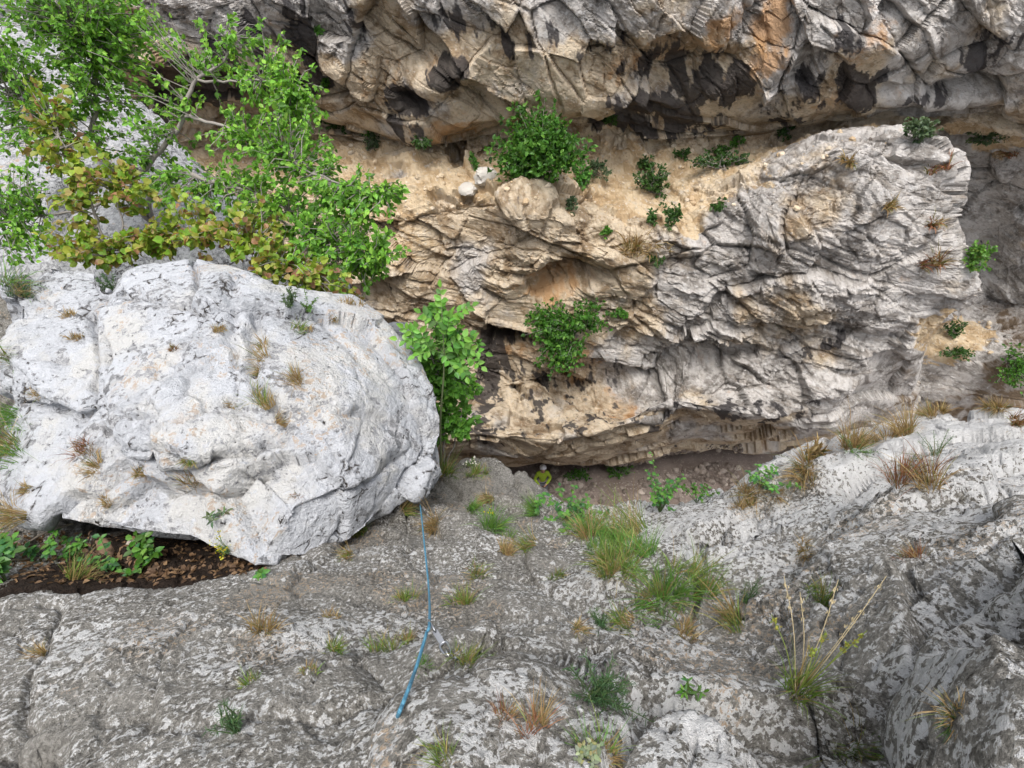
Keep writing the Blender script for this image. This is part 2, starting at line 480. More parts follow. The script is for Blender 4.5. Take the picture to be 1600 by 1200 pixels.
# ------------------------------------------------------------------ the setting: far cliff
# every control column runs from the top of the cliff to the gravel: (px, py, Y) = a direction and its horizontal distance
def column(px, rows): return [(px if len(r) == 2 else r[0], r[-2], r[-1]) for r in rows]
COLS = [
 column(-500, [(-260,16),(-60,15.6),(40,15.8),(110,16.4),(200,17.4),(215,18),(240,17.8),(330,14.8),(420,13.9),(520,13.5),(610,13.1),(690,12.7),(708,13.5)]),
 column(-100, [(-260,15),(-60,15.0),(20,15.2),(90,15.4),(120,16.4),(180,17.4),(230,17.8),(330,14.7),(420,13.9),(520,13.5),(610,13.1),(690,12.6),(712,13.5)]),
 column(250,  [(-260,14),(-60,14.3),(0,14.6),(60,14.8),(100,15.0),(135,16.6),(225,17.7),(330,14.6),(420,13.9),(520,13.5),(610,13.1),(688,12.2),(706,13.9)]),
 column(400,  [(-260,13.8),(-60,14.2),(0,14.5),(60,14.8),(112,15.1),(145,16.7),(220,17.6),(325,14.5),(420,13.9),(520,13.5),(610,13.1),(688,12.2),(706,13.9)]),
 column(500,  [(-260,13.5),(-60,14.1),(0,14.5),(90,15.3),(185,16.4),(195,17.2),(208,17.2),(325,14.4),(420,13.9),(520,13.5),(610,13.1),(690,12.2),(706,13.9)]),
 column(620,  [(-260,13.2),(-60,13.9),(0,14.3),(90,15.0),(204,16.2),(212,17.0),(222,17.0),(338,14.2),(420,13.8),(520,13.5),(610,13.1),(690,12.2),(706,13.9)]),
 column(740,  [(-260,13.0),(-60,13.5),(0,13.9),(100,14.7),(212,15.8),(220,16.9),(230,17.0),(312,14.4),(400,13.8),(500,13.5),(600,13.1),(693,12.1),(708,13.9)]),
 column(850,  [(-260,12.8),(-60,13.4),(0,13.8),(90,14.5),(172,15.7),(182,17.1),(205,17.5),(328,14.0),(400,13.4),(500,13.5),(600,13.0),(700,12.1),(714,13.6)]),
 column(960,  [(-260,12.7),(-60,13.2),(0,13.6),(80,14.2),(165,15.5),(188,16.6),(240,17.1),(368,13.9),(430,13.3),(500,13.2),(600,12.9),(684,12.0),(704,13.9)]),
 column(1060, [(-260,12.6),(-60,13.0),(0,13.4),(90,14.3),(185,16.1),(205,17.0),(238,16.9),(362,13.8),(430,13.0),(500,12.7),(570,12.5),(642,11.7),(668,14.2)]),
 column(1180, [(-260,12.5),(-60,12.9),(0,13.3),(90,14.1),(185,16.3),(205,16.8),(225,16.4),(285,14.2),(390,12.9),(480,12.4),(560,12.2),(654,11.6),(672,14.3)]),
 column(1300, [(-260,12.4),(-60,12.7),(0,13.0),(90,13.7),(172,15.3),(185,16.5),(200,16.4),(230,13.7),(320,12.6),(420,12.1),(530,11.9),(650,11.6),(672,14.0)]),
 column(1390, [(-260,12.2),(-60,12.5),(0,12.8),(80,13.4),(168,15.2),(180,16.3),(195,16.2),(212,13.4),(285,12.5),(360,12.0),(455,11.7),(560,11.7),(660,12.2)]),
 column(1470, [(-260,12.2),(-60,12.5),(0,12.8),(80,13.4),(168,15.1),(180,16.1),(195,16.0),(1432,222,13.4),(1480,275,12.6),(1472,345,12.0),(1544,455,11.3),(1455,525,11.8),(1425,640,12.4)]),
 column(1500, [(-260,12.2),(-60,12.5),(0,12.8),(80,13.4),(168,15.1),(180,15.9),(195,15.9),(1430,226,15.8),(1466,282,15.7),(1460,345,15.6),(1518,455,15.2),(1445,518,14.6),(1420,620,14.0)]),
 column(1540, [(-260,12.2),(-60,12.5),(0,12.8),(80,13.6),(165,14.9),(175,15.7),(195,15.8),(238,15.6),(300,15.6),(370,15.5),(470,15.3),(545,13.9),(630,13.4)]),
 column(1620, [(-260,12.0),(-60,12.3),(0,12.6),(80,13.4),(175,14.6),(186,15.3),(198,15.3),(240,15.0),(310,15.0),(400,14.8),(485,14.5),(560,13.4),(640,13.0)]),
 column(1800, [(-260,12.0),(-60,12.3),(0,12.6),(80,13.2),(175,14.2),(186,14.8),(198,14.8),(240,14.6),(310,14.6),(400,14.4),(490,13.9),(570,13.2),(650,12.9)]),
 column(2200, [(-260,12.0),(-60,12.3),(0,12.6),(80,13.0),(175,13.8),(186,14.2),(198,14.2),(240,14.1),(310,14.1),(400,13.9),(490,13.5),(570,13.0),(650,12.8)]),
]
def build_cliff():
    nC, nR = len(COLS), len(COLS[0]) + 1
    net = np.zeros((nR, nC, 5))
    for j, col in enumerate(COLS):
        for i, (px, py, Y) in enumerate(col):
            if i in (2, 3): Y = col[4][2] + (Y - col[4][2]) * 0.22
            if i == 1: Y = col[4][2] + (col[2][2] - col[4][2]) * 0.22 + 0.2
            if i == 0: Y = col[4][2] + (col[2][2] - col[4][2]) * 0.22 + 2.2
            if i in (7, 8, 9, 10) and 14 <= j <= 17: Y += (2.2, 2.2, 1.6, 0.8)[j - 14]
            if i == 11: py, Y = ((682, 10.5) if j <= 6 else (690, 10.5) if j == 7 else (674, 10.6) if j == 8 else (py, Y - 1.0) if j <= 11 else (py, Y))
            if i == 12: py, Y = ((729, 12.3) if j <= 6 else (732, 12.3) if j == 7 else (716, 12.8) if j == 8 else (700, 13.4) if j <= 11 else (py, Y))
            net[i, j, :3] = ptY(px, py, Y); net[i, j, 3:] = (px, py)
        p = net[nR - 2, j]
        net[nR - 1, j] = (p[0] * 1.01, 14.6 if j <= 11 else 13.9, -0.4, p[3], p[4] + 35)
    cseg = [100, 75, 38, 42, 50, 50, 46, 46, 44, 50, 50, 40, 36, 14, 22, 34, 60, 50]
    rseg = [22, 34, 58, 66, 18, 24, 52, 60, 60, 56, 50, 44, 20]
    us = np.concatenate([[j + k / cseg[j] for k in range(cseg[j])] for j in range(nC - 1)] + [[nC - 1]])
    vs = np.concatenate([[i + k / rseg[i] for k in range(rseg[i])] for i in range(nR - 1)] + [[nR - 1]])
    def lerp(A, s, axis):
        i = np.minimum(s.astype(int), A.shape[axis] - 2); f = s - i
        a, b = np.take(A, i, axis), np.take(A, i + 1, axis)
        sh = [1, 1, 1]; sh[axis] = len(s); f = f.reshape(sh)
        return a * (1 - f) + b * f
    G = lerp(lerp(net, us, 1), vs, 0)
    G = blur_grid(G, 26)
    P, UV = G[:, :, :3], G[:, :, 3:]
    Nn = grid_normals(P)
    if Nn[len(vs) // 2, len(us) // 2, 1] > 0: Nn = -Nn
    Nn = blur_grid(Nn, 40); Nn /= np.linalg.norm(Nn, axis=2, keepdims=True)
    p = P.reshape(-1, 3); n = Nn.reshape(-1, 3); px, py = UV[:, :, 0].ravel(), UV[:, :, 1].ravel()
    rowv = np.repeat(vs, len(us)); 
    def blob(x, y, rx, ry, rot=0):
        a = math.radians(rot); dx, dy = px - x, py - y
        ex, ey = (dx * math.cos(a) + dy * math.sin(a)) / rx, (-dx * math.sin(a) + dy * math.cos(a)) / ry
        return np.exp(-(ex * ex + ey * ey) ** 1.5)
    wob = fbm(p, 1.6, 5, 5) * 1.5
    # masks of the rock's colours; dark also holds painted shade low down
    sand = sstep(5.6, 6.1, rowv + wob * 0.5) * (1 - sstep(6.75, 7.35, rowv + wob * 1.2))
    sand *= 1 - sstep(1230, 1330, px) * (1 - sstep(1500, 1540, px)) * sstep(6.6, 6.8, rowv)
    sand *= 1 - sstep(7.0, 7.2, rowv) * sstep(1480, 1500, px)
    sand *= 1 - sstep(1150, 1260, px) * sstep(6.25, 6.5, rowv) * (1 - sstep(1500, 1540, px))
    sand *= 0.72 + 0.9 * np.clip(fbm(p, 1.3, 4, 6), -0.4, 0.4)
    sand = np.maximum(sand * 1.1, blob(1490, 528, 75, 40) + 0.8 * wob * blob(1490, 528, 110, 70))
    sand = np.maximum(sand, 0.55 * blob(640, 380, 60, 60))
    grey = 0.10 + 0.75 * sstep(820, 1300, px + 0.35 * (py - 400)) * np.maximum(sstep(6.9, 7.2, rowv), sstep(1120, 1220, px) * sstep(6.1, 6.4, rowv)) * (1 - sstep(620, 700, py))
    grey = np.maximum(grey, 0.75 * sstep(1480, 1500, px) * sstep(7, 7.4, rowv))
    grey = np.maximum(grey, 0.62 * (1 - sstep(40, 90, py + 40 * wob)))
    grey = np.maximum(grey, 0.60 * sstep(1330, 1420, px) * (1 - sstep(5.0, 5.6, rowv)))
    grey = np.maximum(grey, 0.8 * blob(1200, 120, 70, 120, 30))
    grey = np.maximum(grey, 0.5 * blob(700, 120, 120, 60))
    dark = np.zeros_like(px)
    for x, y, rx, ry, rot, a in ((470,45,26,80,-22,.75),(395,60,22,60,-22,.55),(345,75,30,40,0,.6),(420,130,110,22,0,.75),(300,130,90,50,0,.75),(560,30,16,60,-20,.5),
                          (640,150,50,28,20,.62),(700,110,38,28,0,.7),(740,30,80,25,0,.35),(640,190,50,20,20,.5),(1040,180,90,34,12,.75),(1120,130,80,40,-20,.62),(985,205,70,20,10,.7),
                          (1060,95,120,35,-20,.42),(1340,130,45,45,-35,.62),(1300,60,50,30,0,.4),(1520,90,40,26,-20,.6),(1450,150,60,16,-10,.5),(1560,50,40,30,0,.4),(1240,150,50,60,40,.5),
                          (765,575,30,90,6,.66),(700,600,60,60,0,.30),(860,610,110,50,0,.28),(760,670,90,26,0,.36),(950,660,110,26,0,.34),(1130,640,120,24,5,.34),(1250,640,60,22,0,.34),(800,520,40,18,0,.55),(830,60,60,40,0,.35),(950,70,80,22,-15,.35),(1100,625,110,16,8,.3),(900,650,120,30,0,.25),(1280,540,60,16,-25,.35)):  # low blobs: stained rock, and gorge shade painted into its colour
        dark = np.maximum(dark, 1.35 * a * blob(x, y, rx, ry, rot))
    orange = np.zeros_like(px)
    for x, y, rx, ry, rot, a in ((1200,50,40,70,25,.62),(1060,70,90,30,-20,.42),(700,205,60,16,10,.5),(1350,60,50,40,-30,.35),(1120,30,60,30,-20,.4),(860,440,60,30,0,.45),
                          (900,560,50,60,0,.35),(990,100,70,30,-15,.35),(600,110,60,40,0,.22),(1310,150,50,25,-30,.4),(800,540,40,25,0,.35),(960,620,40,30,0,.3),(930,250,40,40,0,.35)):
        orange = np.maximum(orange, a * blob(x, y, rx, ry, rot))
    earth = np.maximum(0.75 * sstep(12.55, 12.9, rowv), 0.62 * sstep(9.2, 10.4, rowv) * sstep(1490, 1540, px) * (1 - blob(1490, 528, 80, 40)))
    earth = np.maximum(earth, 0.5 * sstep(11.3, 11.8, rowv) * sstep(1260, 1400, px))
    # relief: lumps, then beds and blocks that step and tilt, then small fracture
    rough = 1 - 0.86 * sstep(0.3, 0.75, sand)
    upper = (1 - sstep(4.8, 5.4, rowv))
    B1, B2 = bed_rotate(p, -14, 8), bed_rotate(p, -38, 10)
    B = B1 * (1 - upper[:, None]) + B2 * upper[:, None]
    W = warp(B, 1.0, 0.16, 40)
    L = fbm(p, 3.6, 3, 11) * 1.2
    prow = grey * (1 - upper)
    busy = np.clip(sstep(-0.22, 0.22, fbm(p, 1.7, 3, 47)) * 0.9 + 0.45 * prow + 0.15, 0.15, 1.1)
    f0, e0 = facets(W, (3.6, 3.0, 1.9), 2, 0.75)
    f1, e1 = facets(W, (1.5, 1.2, 0.9), 3, 0.7)
    f2, e2 = facets(W, (0.62, 0.55, 0.38), 4, 0.75)
    f3, e3 = facets(W, (0.30, 0.28, 0.17), 5, 0.85)
    f4, e4 = facets(W, (0.15, 0.14, 0.10), 6, 0.8)
    r1 = fbm(B * np.array([1, 1, 2.8]), 1.2, 4, 21, 0.5, ridged=True)
    r2 = fbm(B * np.array([1, 1, 1.6]), 0.3, 3, 31, 0.55)
    # beds: every layer stands out or steps back on its own, over long stretches
    def beds(h, seed, side):
        bz = B[:, 2] / h + fbm(p, 2.0, 3, seed) * 0.9 * (0.6 / h)
        k = np.floor(bz); f = bz - k
        q = np.stack([B[:, 0] / side, B[:, 1] / side, k * 7.31 + 0.37], 1)
        return perlin(q, seed + 1) * 1.4 - 0.25 * (1 - sstep(0, 0.10, f)) + 0.12 * f
    b1, b2 = beds(0.75, 501, 2.2), beds(0.26, 511, 1.0)
    soff = np.maximum(sstep(3.5, 3.9, rowv) * (1 - sstep(5.2, 5.6, rowv)), sstep(10.7, 11.1, rowv) * (1 - sstep(12.6, 13.0, rowv)))
    calm = 1 - 0.75 * soff
    flat = 0.35 + 0.65 * busy
    D = L * (0.6 + 0.3 * rough) + rough * (f0 * 0.62 + f1 * (0.34 + 0.10 * upper) + flat * (b1 * 0.26 + b2 * 0.10 * calm * (1 - upper)) * (1 - 0.6 * soff) + busy * calm * (f2 * 0.11 + f3 * 0.045 + f4 * 0.02 + r1 * 0.08 + r2 * 0.05)
        - 0.12 * (1 - sstep(0, 0.04, e0)) - 0.07 * (1 - sstep(0, 0.05, e1)) - 0.05 * calm * busy * (1 - sstep(0, 0.08, e2)))
    D *= 1 - 0.6 * sstep(1130, 1230, px) * sstep(5.9, 6.3, rowv) * (1 - sstep(7.0, 7.3, rowv))
    D *= 1 - 0.45 * sstep(1300, 1440, px) * sstep(6.6, 7.0, rowv)
    D += (1 - rough) * (fbm(p, 0.5, 5, 71, 0.65) * 0.36 + fbm(p, 1.6, 2, 73) * 0.3)
    grey += fbm(p, 2.2, 6, 77, 0.62) * 1.4
    for x, y, rx, ry, rot, a in ((885,430,52,20,-10,-1.1),(795,520,26,11,0,-0.7),(850,335,100,22,10,.35),(1000,630,60,20,0,-.5),(930,400,40,16,15,.3),
                                 (1080,105,90,26,-18,-.6),(650,150,26,14,30,-.5),(680,120,50,30,0,.55),(720,110,14,30,-20,.5),(1200,90,40,90,30,.5),(1390,60,70,50,0,.5),
                                 (1500,130,50,18,0,-.6),(1530,160,50,14,0,.4),(1400,155,60,14,0,.35),(1230,130,22,70,35,-.5),(1290,610,60,18,-10,.3),(760,650,40,20,0,.35)):
        D += a * blob(x, y, rx, ry, rot)
    soff = np.maximum(sstep(3.5, 3.9, rowv) * (1 - sstep(5.2, 5.6, rowv)), sstep(10.7, 11.1, rowv) * (1 - sstep(12.6, 13.0, rowv)))
    D *= 1 - 0.50 * soff
    D *= 1 - 0.7 * sstep(12.7, 13.0, rowv)
    dirn = n + (rough * (0.3 + 0.4 * upper) * (1 - 0.8 * soff))[:, None] * np.array([0, -1.0, 0.25])
    dirn /= np.linalg.norm(dirn, axis=1, keepdims=True)
    p2 = p + dirn * D[:, None]
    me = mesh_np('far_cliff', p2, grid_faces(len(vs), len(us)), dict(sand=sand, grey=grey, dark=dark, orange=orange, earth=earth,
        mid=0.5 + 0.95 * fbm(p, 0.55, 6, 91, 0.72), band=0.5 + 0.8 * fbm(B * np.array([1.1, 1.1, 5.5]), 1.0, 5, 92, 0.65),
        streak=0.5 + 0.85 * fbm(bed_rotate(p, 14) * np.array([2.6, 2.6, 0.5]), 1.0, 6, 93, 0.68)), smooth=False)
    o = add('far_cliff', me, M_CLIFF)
    o['kind'] = 'structure'
    return o
far_cliff = build_cliff()

# ------------------------------------------------------------------ the setting: gravel floor of the gorge
def build_floor():
    n = 160
    xs = np.linspace(-45, 45, n); ys = np.linspace(-12, 20, n)
    X, Y = np.meshgrid(xs, ys)
    P = np.stack([X, Y, np.zeros_like(X)], 2).reshape(-1, 3)
    P[:, 2] = fbm(P, 2.5, 3, 81) * 0.25 - 0.03
    o = add('gravel_floor', mesh_np('gravel_floor', P, grid_faces(n, n)), M_GRAVEL)
    o['kind'] = 'structure'
build_floor()

# ------------------------------------------------------------------ the setting: the near rock slope the photographer stands on
CTRL = [  # (px, py, depth along the view axis)
 (-250,1200,1.75),(0,1200,1.52),(300,1200,1.36),(560,1195,1.30),(700,1140,1.16),(820,1170,1.14),(980,1200,1.08),(1130,1180,1.04),(1300,1200,1.16),(1450,1200,1.14),
 (-250,1050,2.2),(0,1050,2.02),(300,1050,1.86),(520,1060,1.72),(600,1115,1.55),(640,1060,1.70),(700,1085,1.34),(830,1050,1.44),(960,1080,1.42),(1080,1075,1.34),(1200,1090,1.42),(1320,1080,1.48),(1420,1050,1.42),
 (0,940,2.62),(200,935,2.58),(400,925,2.56),(540,960,2.36),(690,975,2.22),(850,960,2.24),(960,950,2.36),(1080,960,2.24),(1200,980,2.06),(1320,930,2.0),(1450,890,1.95),(1600,810,2.05),(1800,800,2.0),
 (470,890,2.85),(560,850,3.3),(650,840,3.4),(760,850,3.4),(880,870,3.35),(1000,860,3.15),(1100,850,3.02),(1250,830,2.92),(1400,790,2.85),(1600,740,2.9),(1800,730,2.9),
 (600,806,3.95),(660,785,4.25),(740,775,4.6),(820,800,4.55),(920,815,4.5),(1010,815,4.25),(1100,805,3.95),(1250,757,3.95),(1350,722,3.9),(1500,700,3.85),(1650,690,3.7),
 (690,740,5.5),(770,726,5.9),(815,752,5.7),(870,777,5.5),(950,796,5.3),(1050,803,4.9),(1150,773,5.0),(1230,743,5.05),(1290,700,5.25),(1350,672,5.4),(1450,655,5.5),(1600,642,5.5),(1800,640,5.5),
 # the hollow under the boulder and the bank left of it
 (0,880,3.35),(110,880,3.4),(245,880,3.35),(360,885,3.2),(430,880,3.15),(-250,880,3.2),
 (10,800,4.0),(10,720,4.3),(10,620,4.7),(10,520,5.1),(-250,600,4.6),(-250,750,3.9),
 (150,790,4.6),(300,780,4.7),(450,770,4.9),(560,760,4.9),(300,680,5.6),(550,700,5.6),
]
EDGE = [(-9,6.6),(-4,5.6),(-2.2,5.2)] + [ (pt(*c)[0], pt(*c)[1]) for c in
 ((690,740,5.5),(770,726,5.9),(815,752,5.7),(870,777,5.5),(950,796,5.3),(1050,803,4.9),(1150,773,5.0),(1230,743,5.05),(1290,700,5.25),(1350,672,5.4),(1450,655,5.5),(1600,642,5.5),(1800,640,5.5))] + [(12,4.2)]
STEPS = [  # rock steps: a brow (pixels, depth) whose far side drops by h and recovers over L metres
 ([(440,1032,1.95),(560,1046,1.8),(650,1036,1.8),(760,1012,1.75),(880,985,1.95)], 0.10, 0.30),
 ([(590,1150,1.3),(640,1105,1.35),(700,1080,1.32),(760,1085,1.36)], 0.16, 0.22),
 ([(750,1040,1.5),(800,1012,1.6),(880,1020,1.62),(960,1040,1.55)], 0.12, 0.25),
 ([(1010,1060,1.45),(1120,1035,1.5),(1230,1045,1.5),(1290,1085,1.45)], 0.12, 0.25),
 ([(1060,1130,1.15),(1130,1100,1.2),(1250,1120,1.2),(1320,1160,1.2)], 0.10, 0.2),
 ([(1080,965,2.2),(1150,945,2.25),(1240,900,2.3),(1330,830,2.6),(1450,800,2.7),(1600,740,2.9)], 0.16, 0.4),
 ([(960,880,3.1),(1030,850,3.2),(1130,830,3.2)], 0.15, 0.35),
 ([(0,925,2.68),(200,905,2.68),(330,897,2.72),(430,885,2.8),(520,850,3.1)], 0.16, 0.30),
 ([(640,860,3.3),(720,835,3.5),(830,850,3.5)], 0.10, 0.3),
]
def polyline_sd(X, Y, pts):
    """signed distance (positive on the far side) to a polyline that runs left to right, and the fade at its ends"""
    best = np.full(X.shape, 1e9); sg = np.zeros(X.shape); along = np.zeros(X.shape)
    L = 0; tot = sum(math.dist(pts[i], pts[i + 1]) for i in range(len(pts) - 1))
    for i in range(len(pts) - 1):
        (ax, ay), (bx, by) = pts[i], pts[i + 1]
        l = math.dist(pts[i], pts[i + 1]); ux, uy = (bx - ax) / l, (by - ay) / l
        t = np.clip((X - ax) * ux + (Y - ay) * uy, 0, l)
        dx, dy = X - ax - ux * t, Y - ay - uy * t
        d = np.hypot(dx, dy); c = ux * (Y - ay) - uy * (X - ax)
        m = d < best
        best = np.where(m, d, best); sg = np.where(m, np.where(c >= 0, 1.0, -1.0), sg); along = np.where(m, (L + t) / tot, along)
        L += l
    return best * sg, sstep(0, 0.15, along) * (1 - sstep(0.85, 1, along))
def build_slope():
    K = np.array([pt(*c) for c in CTRL])
    xy, z = K[:, :2], K[:, 2]
    def phi(r2): return 0.5 * r2 * np.log(r2 + 1e-6)
    n = len(K)
    A = np.zeros((n + 3, n + 3))
    A[:n, :n] = phi(((xy[:, None] - xy[None]) ** 2).sum(2)) + np.eye(n) * 0.004
    A[:n, n] = 1; A[:n, n + 1:] = xy; A[n, :n] = 1; A[n + 1:, :n] = xy.T
    w = np.linalg.solve(A, np.concatenate([z, [0, 0, 0]]))
    nu, nv = 760, 700
    # rows go from behind the photographer to the foot of the drop; they are closer together near the camera
    s = np.linspace(0, 1, nv)
    yrow = -2.2 + 1.9 * s / 0.10
    t = np.clip((s - 0.10) / 0.72, 0, 1)
    yrow = np.where(s < 0.10, yrow, -0.3 + 6.3 * (0.42 * t + 0.58 * t ** 1.9))
    t2 = np.clip((s - 0.82) / 0.18, 0, 1)
    yrow = yrow + 3.2 * t2
    half = 1.3 + 1.15 * np.maximum(yrow + 0.3, 0) + 0.6 * np.maximum(-0.3 - yrow, 0)
    u = np.linspace(-1, 1, nu); u = 0.75 * u + 0.25 * u ** 3
    X = half[:, None] * u[None] * 1.08 + 0.12 * (yrow[:, None]) * 0
    Y = np.repeat(yrow[:, None], nu, 1)
    q = np.stack([X.ravel(), Y.ravel()], 1)
    qc = np.stack([q[:, 0], np.clip(q[:, 1], -0.4, 6.0)], 1)
    Z = w[n] + qc @ w[n + 1:]
    for k in range(n):
        Z += w[k] * phi(((qc - xy[k]) ** 2).sum(1))
    # behind the photographer the rock goes on rising
    Z += 0.55 * np.maximum(-0.4 - q[:, 1], 0)
    ex = np.array([e[0] for e in EDGE]); ey = np.array([e[1] for e in EDGE])
    o_ = np.argsort(ex)
    d = q[:, 1] - np.interp(q[:, 0], ex[o_], ey[o_])
    dd = np.maximum(d, 0)
    Z -= 0.5 * np.maximum(d, 0) + 3.4 * dd ** 2
    for poly, h, L in STEPS:
        pp = [pt(*c)[:2] for c in poly]
        sd, fade = polyline_sd(q[:, 0], q[:, 1], pp)
        Z -= h * fade * np.where(sd > 0, sstep(0, 0.035, sd) * np.exp(-np.maximum(sd, 0) / L), 0)
    Z = np.maximum(Z, -0.6)
    p = np.stack([q[:, 0], q[:, 1], Z], 1)
    Nn = grid_normals(p.reshape(nv, nu, 3)); nn = Nn.reshape(-1, 3)
    nn = np.where(nn[:, 2:3] < 0, -nn, nn)
    # how rugged: the left slab is smooth, the right domes and the brow are blocky
    right = sstep(-0.35, 0.5, q[:, 0] - 0.05 * q[:, 1]); far = sstep(1.2, 3.0, q[:, 1])
    rug = 0.35 + 0.65 * np.maximum(right, far)
    B = bed_rotate(p, 24, 20)
    W = warp(B, 0.35, 0.07, 140)
    f1, e1 = facets(W, (1.05, 0.85, 0.5), 103, 0.75)
    f2, e2 = facets(W, (0.36, 0.30, 0.17), 104, 0.75)
    f3, e3 = facets(warp(B, 0.1, 0.06, 160), (0.12, 0.11, 0.065), 105, 0.8)
    patch = sstep(-0.15, 0.2, fbm(p, 0.8, 3, 145))
    D = fbm(p, 1.1, 3, 111) * 0.16 * (0.4 + 0.6 * rug)
    bz = B[:, 2] / 0.22 + fbm(p, 0.8, 3, 163) * 1.2; bk = np.floor(bz)
    bed = perlin(np.stack([B[:, 0] / 0.7, B[:, 1] / 0.7, bk * 7.31 + 0.4], 1), 164) * 1.4 - 0.2 * (1 - sstep(0, 0.08, bz - bk))
    D += rug * (f1 * 0.17 + bed * 0.045 - 0.09 * (1 - sstep(0, 0.045, e1)) + (0.35 + 0.65 * patch) * (f2 * 0.055 - 0.04 * (1 - sstep(0, 0.05, e2))))
    D += (0.35 + 0.65 * rug * patch) * (f3 * 0.016 - 0.012 * (1 - sstep(0, 0.06, e3)))
    D += fbm(p, 0.22, 5, 121, 0.62) * 0.035 * (0.45 + 0.55 * rug) + fbm(p, 0.05, 3, 131, 0.65) * 0.011
    p2 = p + nn * D[:, None]
    # soil in the hollow and on the bank, lichen cover on the domes
    hx, hy = pt(220, 878, 3.3)[:2]
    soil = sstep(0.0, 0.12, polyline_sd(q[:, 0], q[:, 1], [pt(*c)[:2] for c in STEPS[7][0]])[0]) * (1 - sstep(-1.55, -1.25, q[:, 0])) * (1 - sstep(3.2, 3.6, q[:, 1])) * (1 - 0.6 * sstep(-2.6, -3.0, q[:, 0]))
    lich = 0.06 + 0.14 * right * sstep(0.9, 2.2, q[:, 1]) + 0.12 * right - 0.30 * sstep(1.3, 3.0, q[:, 1]) * (1 - sstep(0.2, 1.4, q[:, 0]))
    lich += 0.30 * sstep(1.8, 3.2, q[:, 0])
    me = mesh_np('rock_slope', p2, grid_faces(nv, nu), dict(soil=soil, lichen=lich + fbm(p, 0.55, 4, 171) * 0.55, mid=fbm(p, 0.3, 5, 172, 0.65), ochre=fbm(p, 0.5, 4, 173)))
    o = add('rock_slope', me, M_SLAB)
    o['kind'] = 'structure'
    return o
rock_slope = build_slope()

# ------------------------------------------------------------------ rocks carved from convex blocks
def p_dir(p):
    v = p - np.array([0, 0, CAMZ]); return v / np.linalg.norm(v, axis=1, keepdims=True)
def hull_rock(name, hulls, voxel, mat, amp, seed, lichen=0.0, soil_fn=None, smooth=8, carves=(), gain=1.0):
    bm = bmesh.new()
    for k, h in enumerate(hulls):
        vs = [bm.verts.new(c) for c in h]
        bmesh.ops.convex_hull(bm, input=vs)
    loose = [v for v in bm.verts if not v.link_faces]
    bmesh.ops.delete(bm, geom=loose, context='VERTS')
    me = bpy.data.meshes.new(name); bm.to_mesh(me); bm.free()
    o = add(name, me, mat)
    r = o.modifiers.new('r', 'REMESH'); r.mode = 'VOXEL'; r.voxel_size = voxel
    s = o.modifiers.new('s', 'SMOOTH'); s.factor = 0.5; s.iterations = smooth
    dg = bpy.context.evaluated_depsgraph_get()
    m2 = bpy.data.meshes.new_from_object(o.evaluated_get(dg))
    o.modifiers.clear()
    o.data = m2; m2.name = name
    if not m2.materials: m2.materials.append(mat)
    n = len(m2.vertices)
    p = np.zeros(n * 3, np.float32); m2.vertices.foreach_get('co', p); p = p.reshape(-1, 3).astype(float)
    nn = np.zeros(n * 3, np.float32); m2.vertex_normals.foreach_get('vector', nn); nn = nn.reshape(-1, 3)
    B = bed_rotate(p, 18, -25)
    W = warp(B, 0.5 * amp, 0.16 * amp, seed)
    f1, e1 = facets(W, (1.45 * amp, 1.2 * amp, 0.95 * amp), seed + 1, 0.75)
    f2, e2 = facets(W, (0.46 * amp, 0.38 * amp, 0.26 * amp), seed + 2, 0.8)
    f3, e3 = facets(warp(B, 0.12 * amp, 0.05 * amp, seed + 9), (0.15 * amp, 0.14 * amp, 0.08 * amp), seed + 3, 0.85)
    patch = sstep(-0.02, 0.25, fbm(p, 0.9 * amp, 3, seed + 25))
    D = fbm(p, 1.3 * amp, 2, seed + 4) * 0.08 + f1 * 0.21 + (0.3 + 0.7 * patch) * f2 * 0.032 + (0.15 + 0.85 * patch) * f3 * 0.009
    D += -0.085 * (1 - sstep(0, 0.05, e1)) * sstep(-0.15, 0.1, fbm(p, 0.8 * amp, 2, seed + 15)) - 0.028 * patch * (1 - sstep(0, 0.06, e2))
    D += fbm(p, 0.2 * amp, 4, seed + 5, 0.55) * 0.016 + (0.2 + 0.8 * patch) * fbm(B * np.array([1, 1, 2.2]), 0.5 * amp, 4, seed + 6, 0.5, True) * 0.022
    if carves:      # open joints and undercut ledges that the photograph shows in this rock
        dx, dy, dz = p[:, 0], p[:, 1], p[:, 2] - CAMZ
        dep = dy * C45 - dz * S45
        qx, qy = 800 + FPX * dx / dep, 600 + FPX * (-(dy * S45 + dz * C45)) / dep
        front = sstep(0.1, -0.25, (nn * p_dir(p)).sum(1))
        jit = fbm(p, 0.25, 3, seed + 44) * 26
        for poly, depth, w, below in carves:
            sd, fade = polyline_sd(qx + jit, -qy - jit, [(a, -b) for a, b in poly])
            D -= fade * front * depth * np.exp(-(sd / w) ** 2)
            if below: D -= fade * front * below * np.where(sd < 0, np.exp(sd / 60.0), 0)
    p2 = p + nn * (D * amp * gain)[:, None]
    m2.vertices.foreach_set('co', p2.astype(np.float32).ravel())
    m2.polygons.foreach_set('use_smooth', np.ones(len(m2.polygons), dtype=bool))
    for an, av in (('lichen', lichen + fbm(p, 0.7 * amp, 4, seed + 31) * 0.6), ('mid', fbm(p, 0.5 * amp, 5, seed + 32, 0.6)), ('ochre', fbm(p, 0.6, 4, seed + 33)), ('soil', soil_fn(p) if soil_fn else np.zeros(n))):
        a = m2.attributes.new(an, 'FLOAT', 'POINT'); a.data.foreach_set('value', av.astype(np.float32))
    m2.update()
    return o
def H(*pts): return [pt(*c) for c in pts]
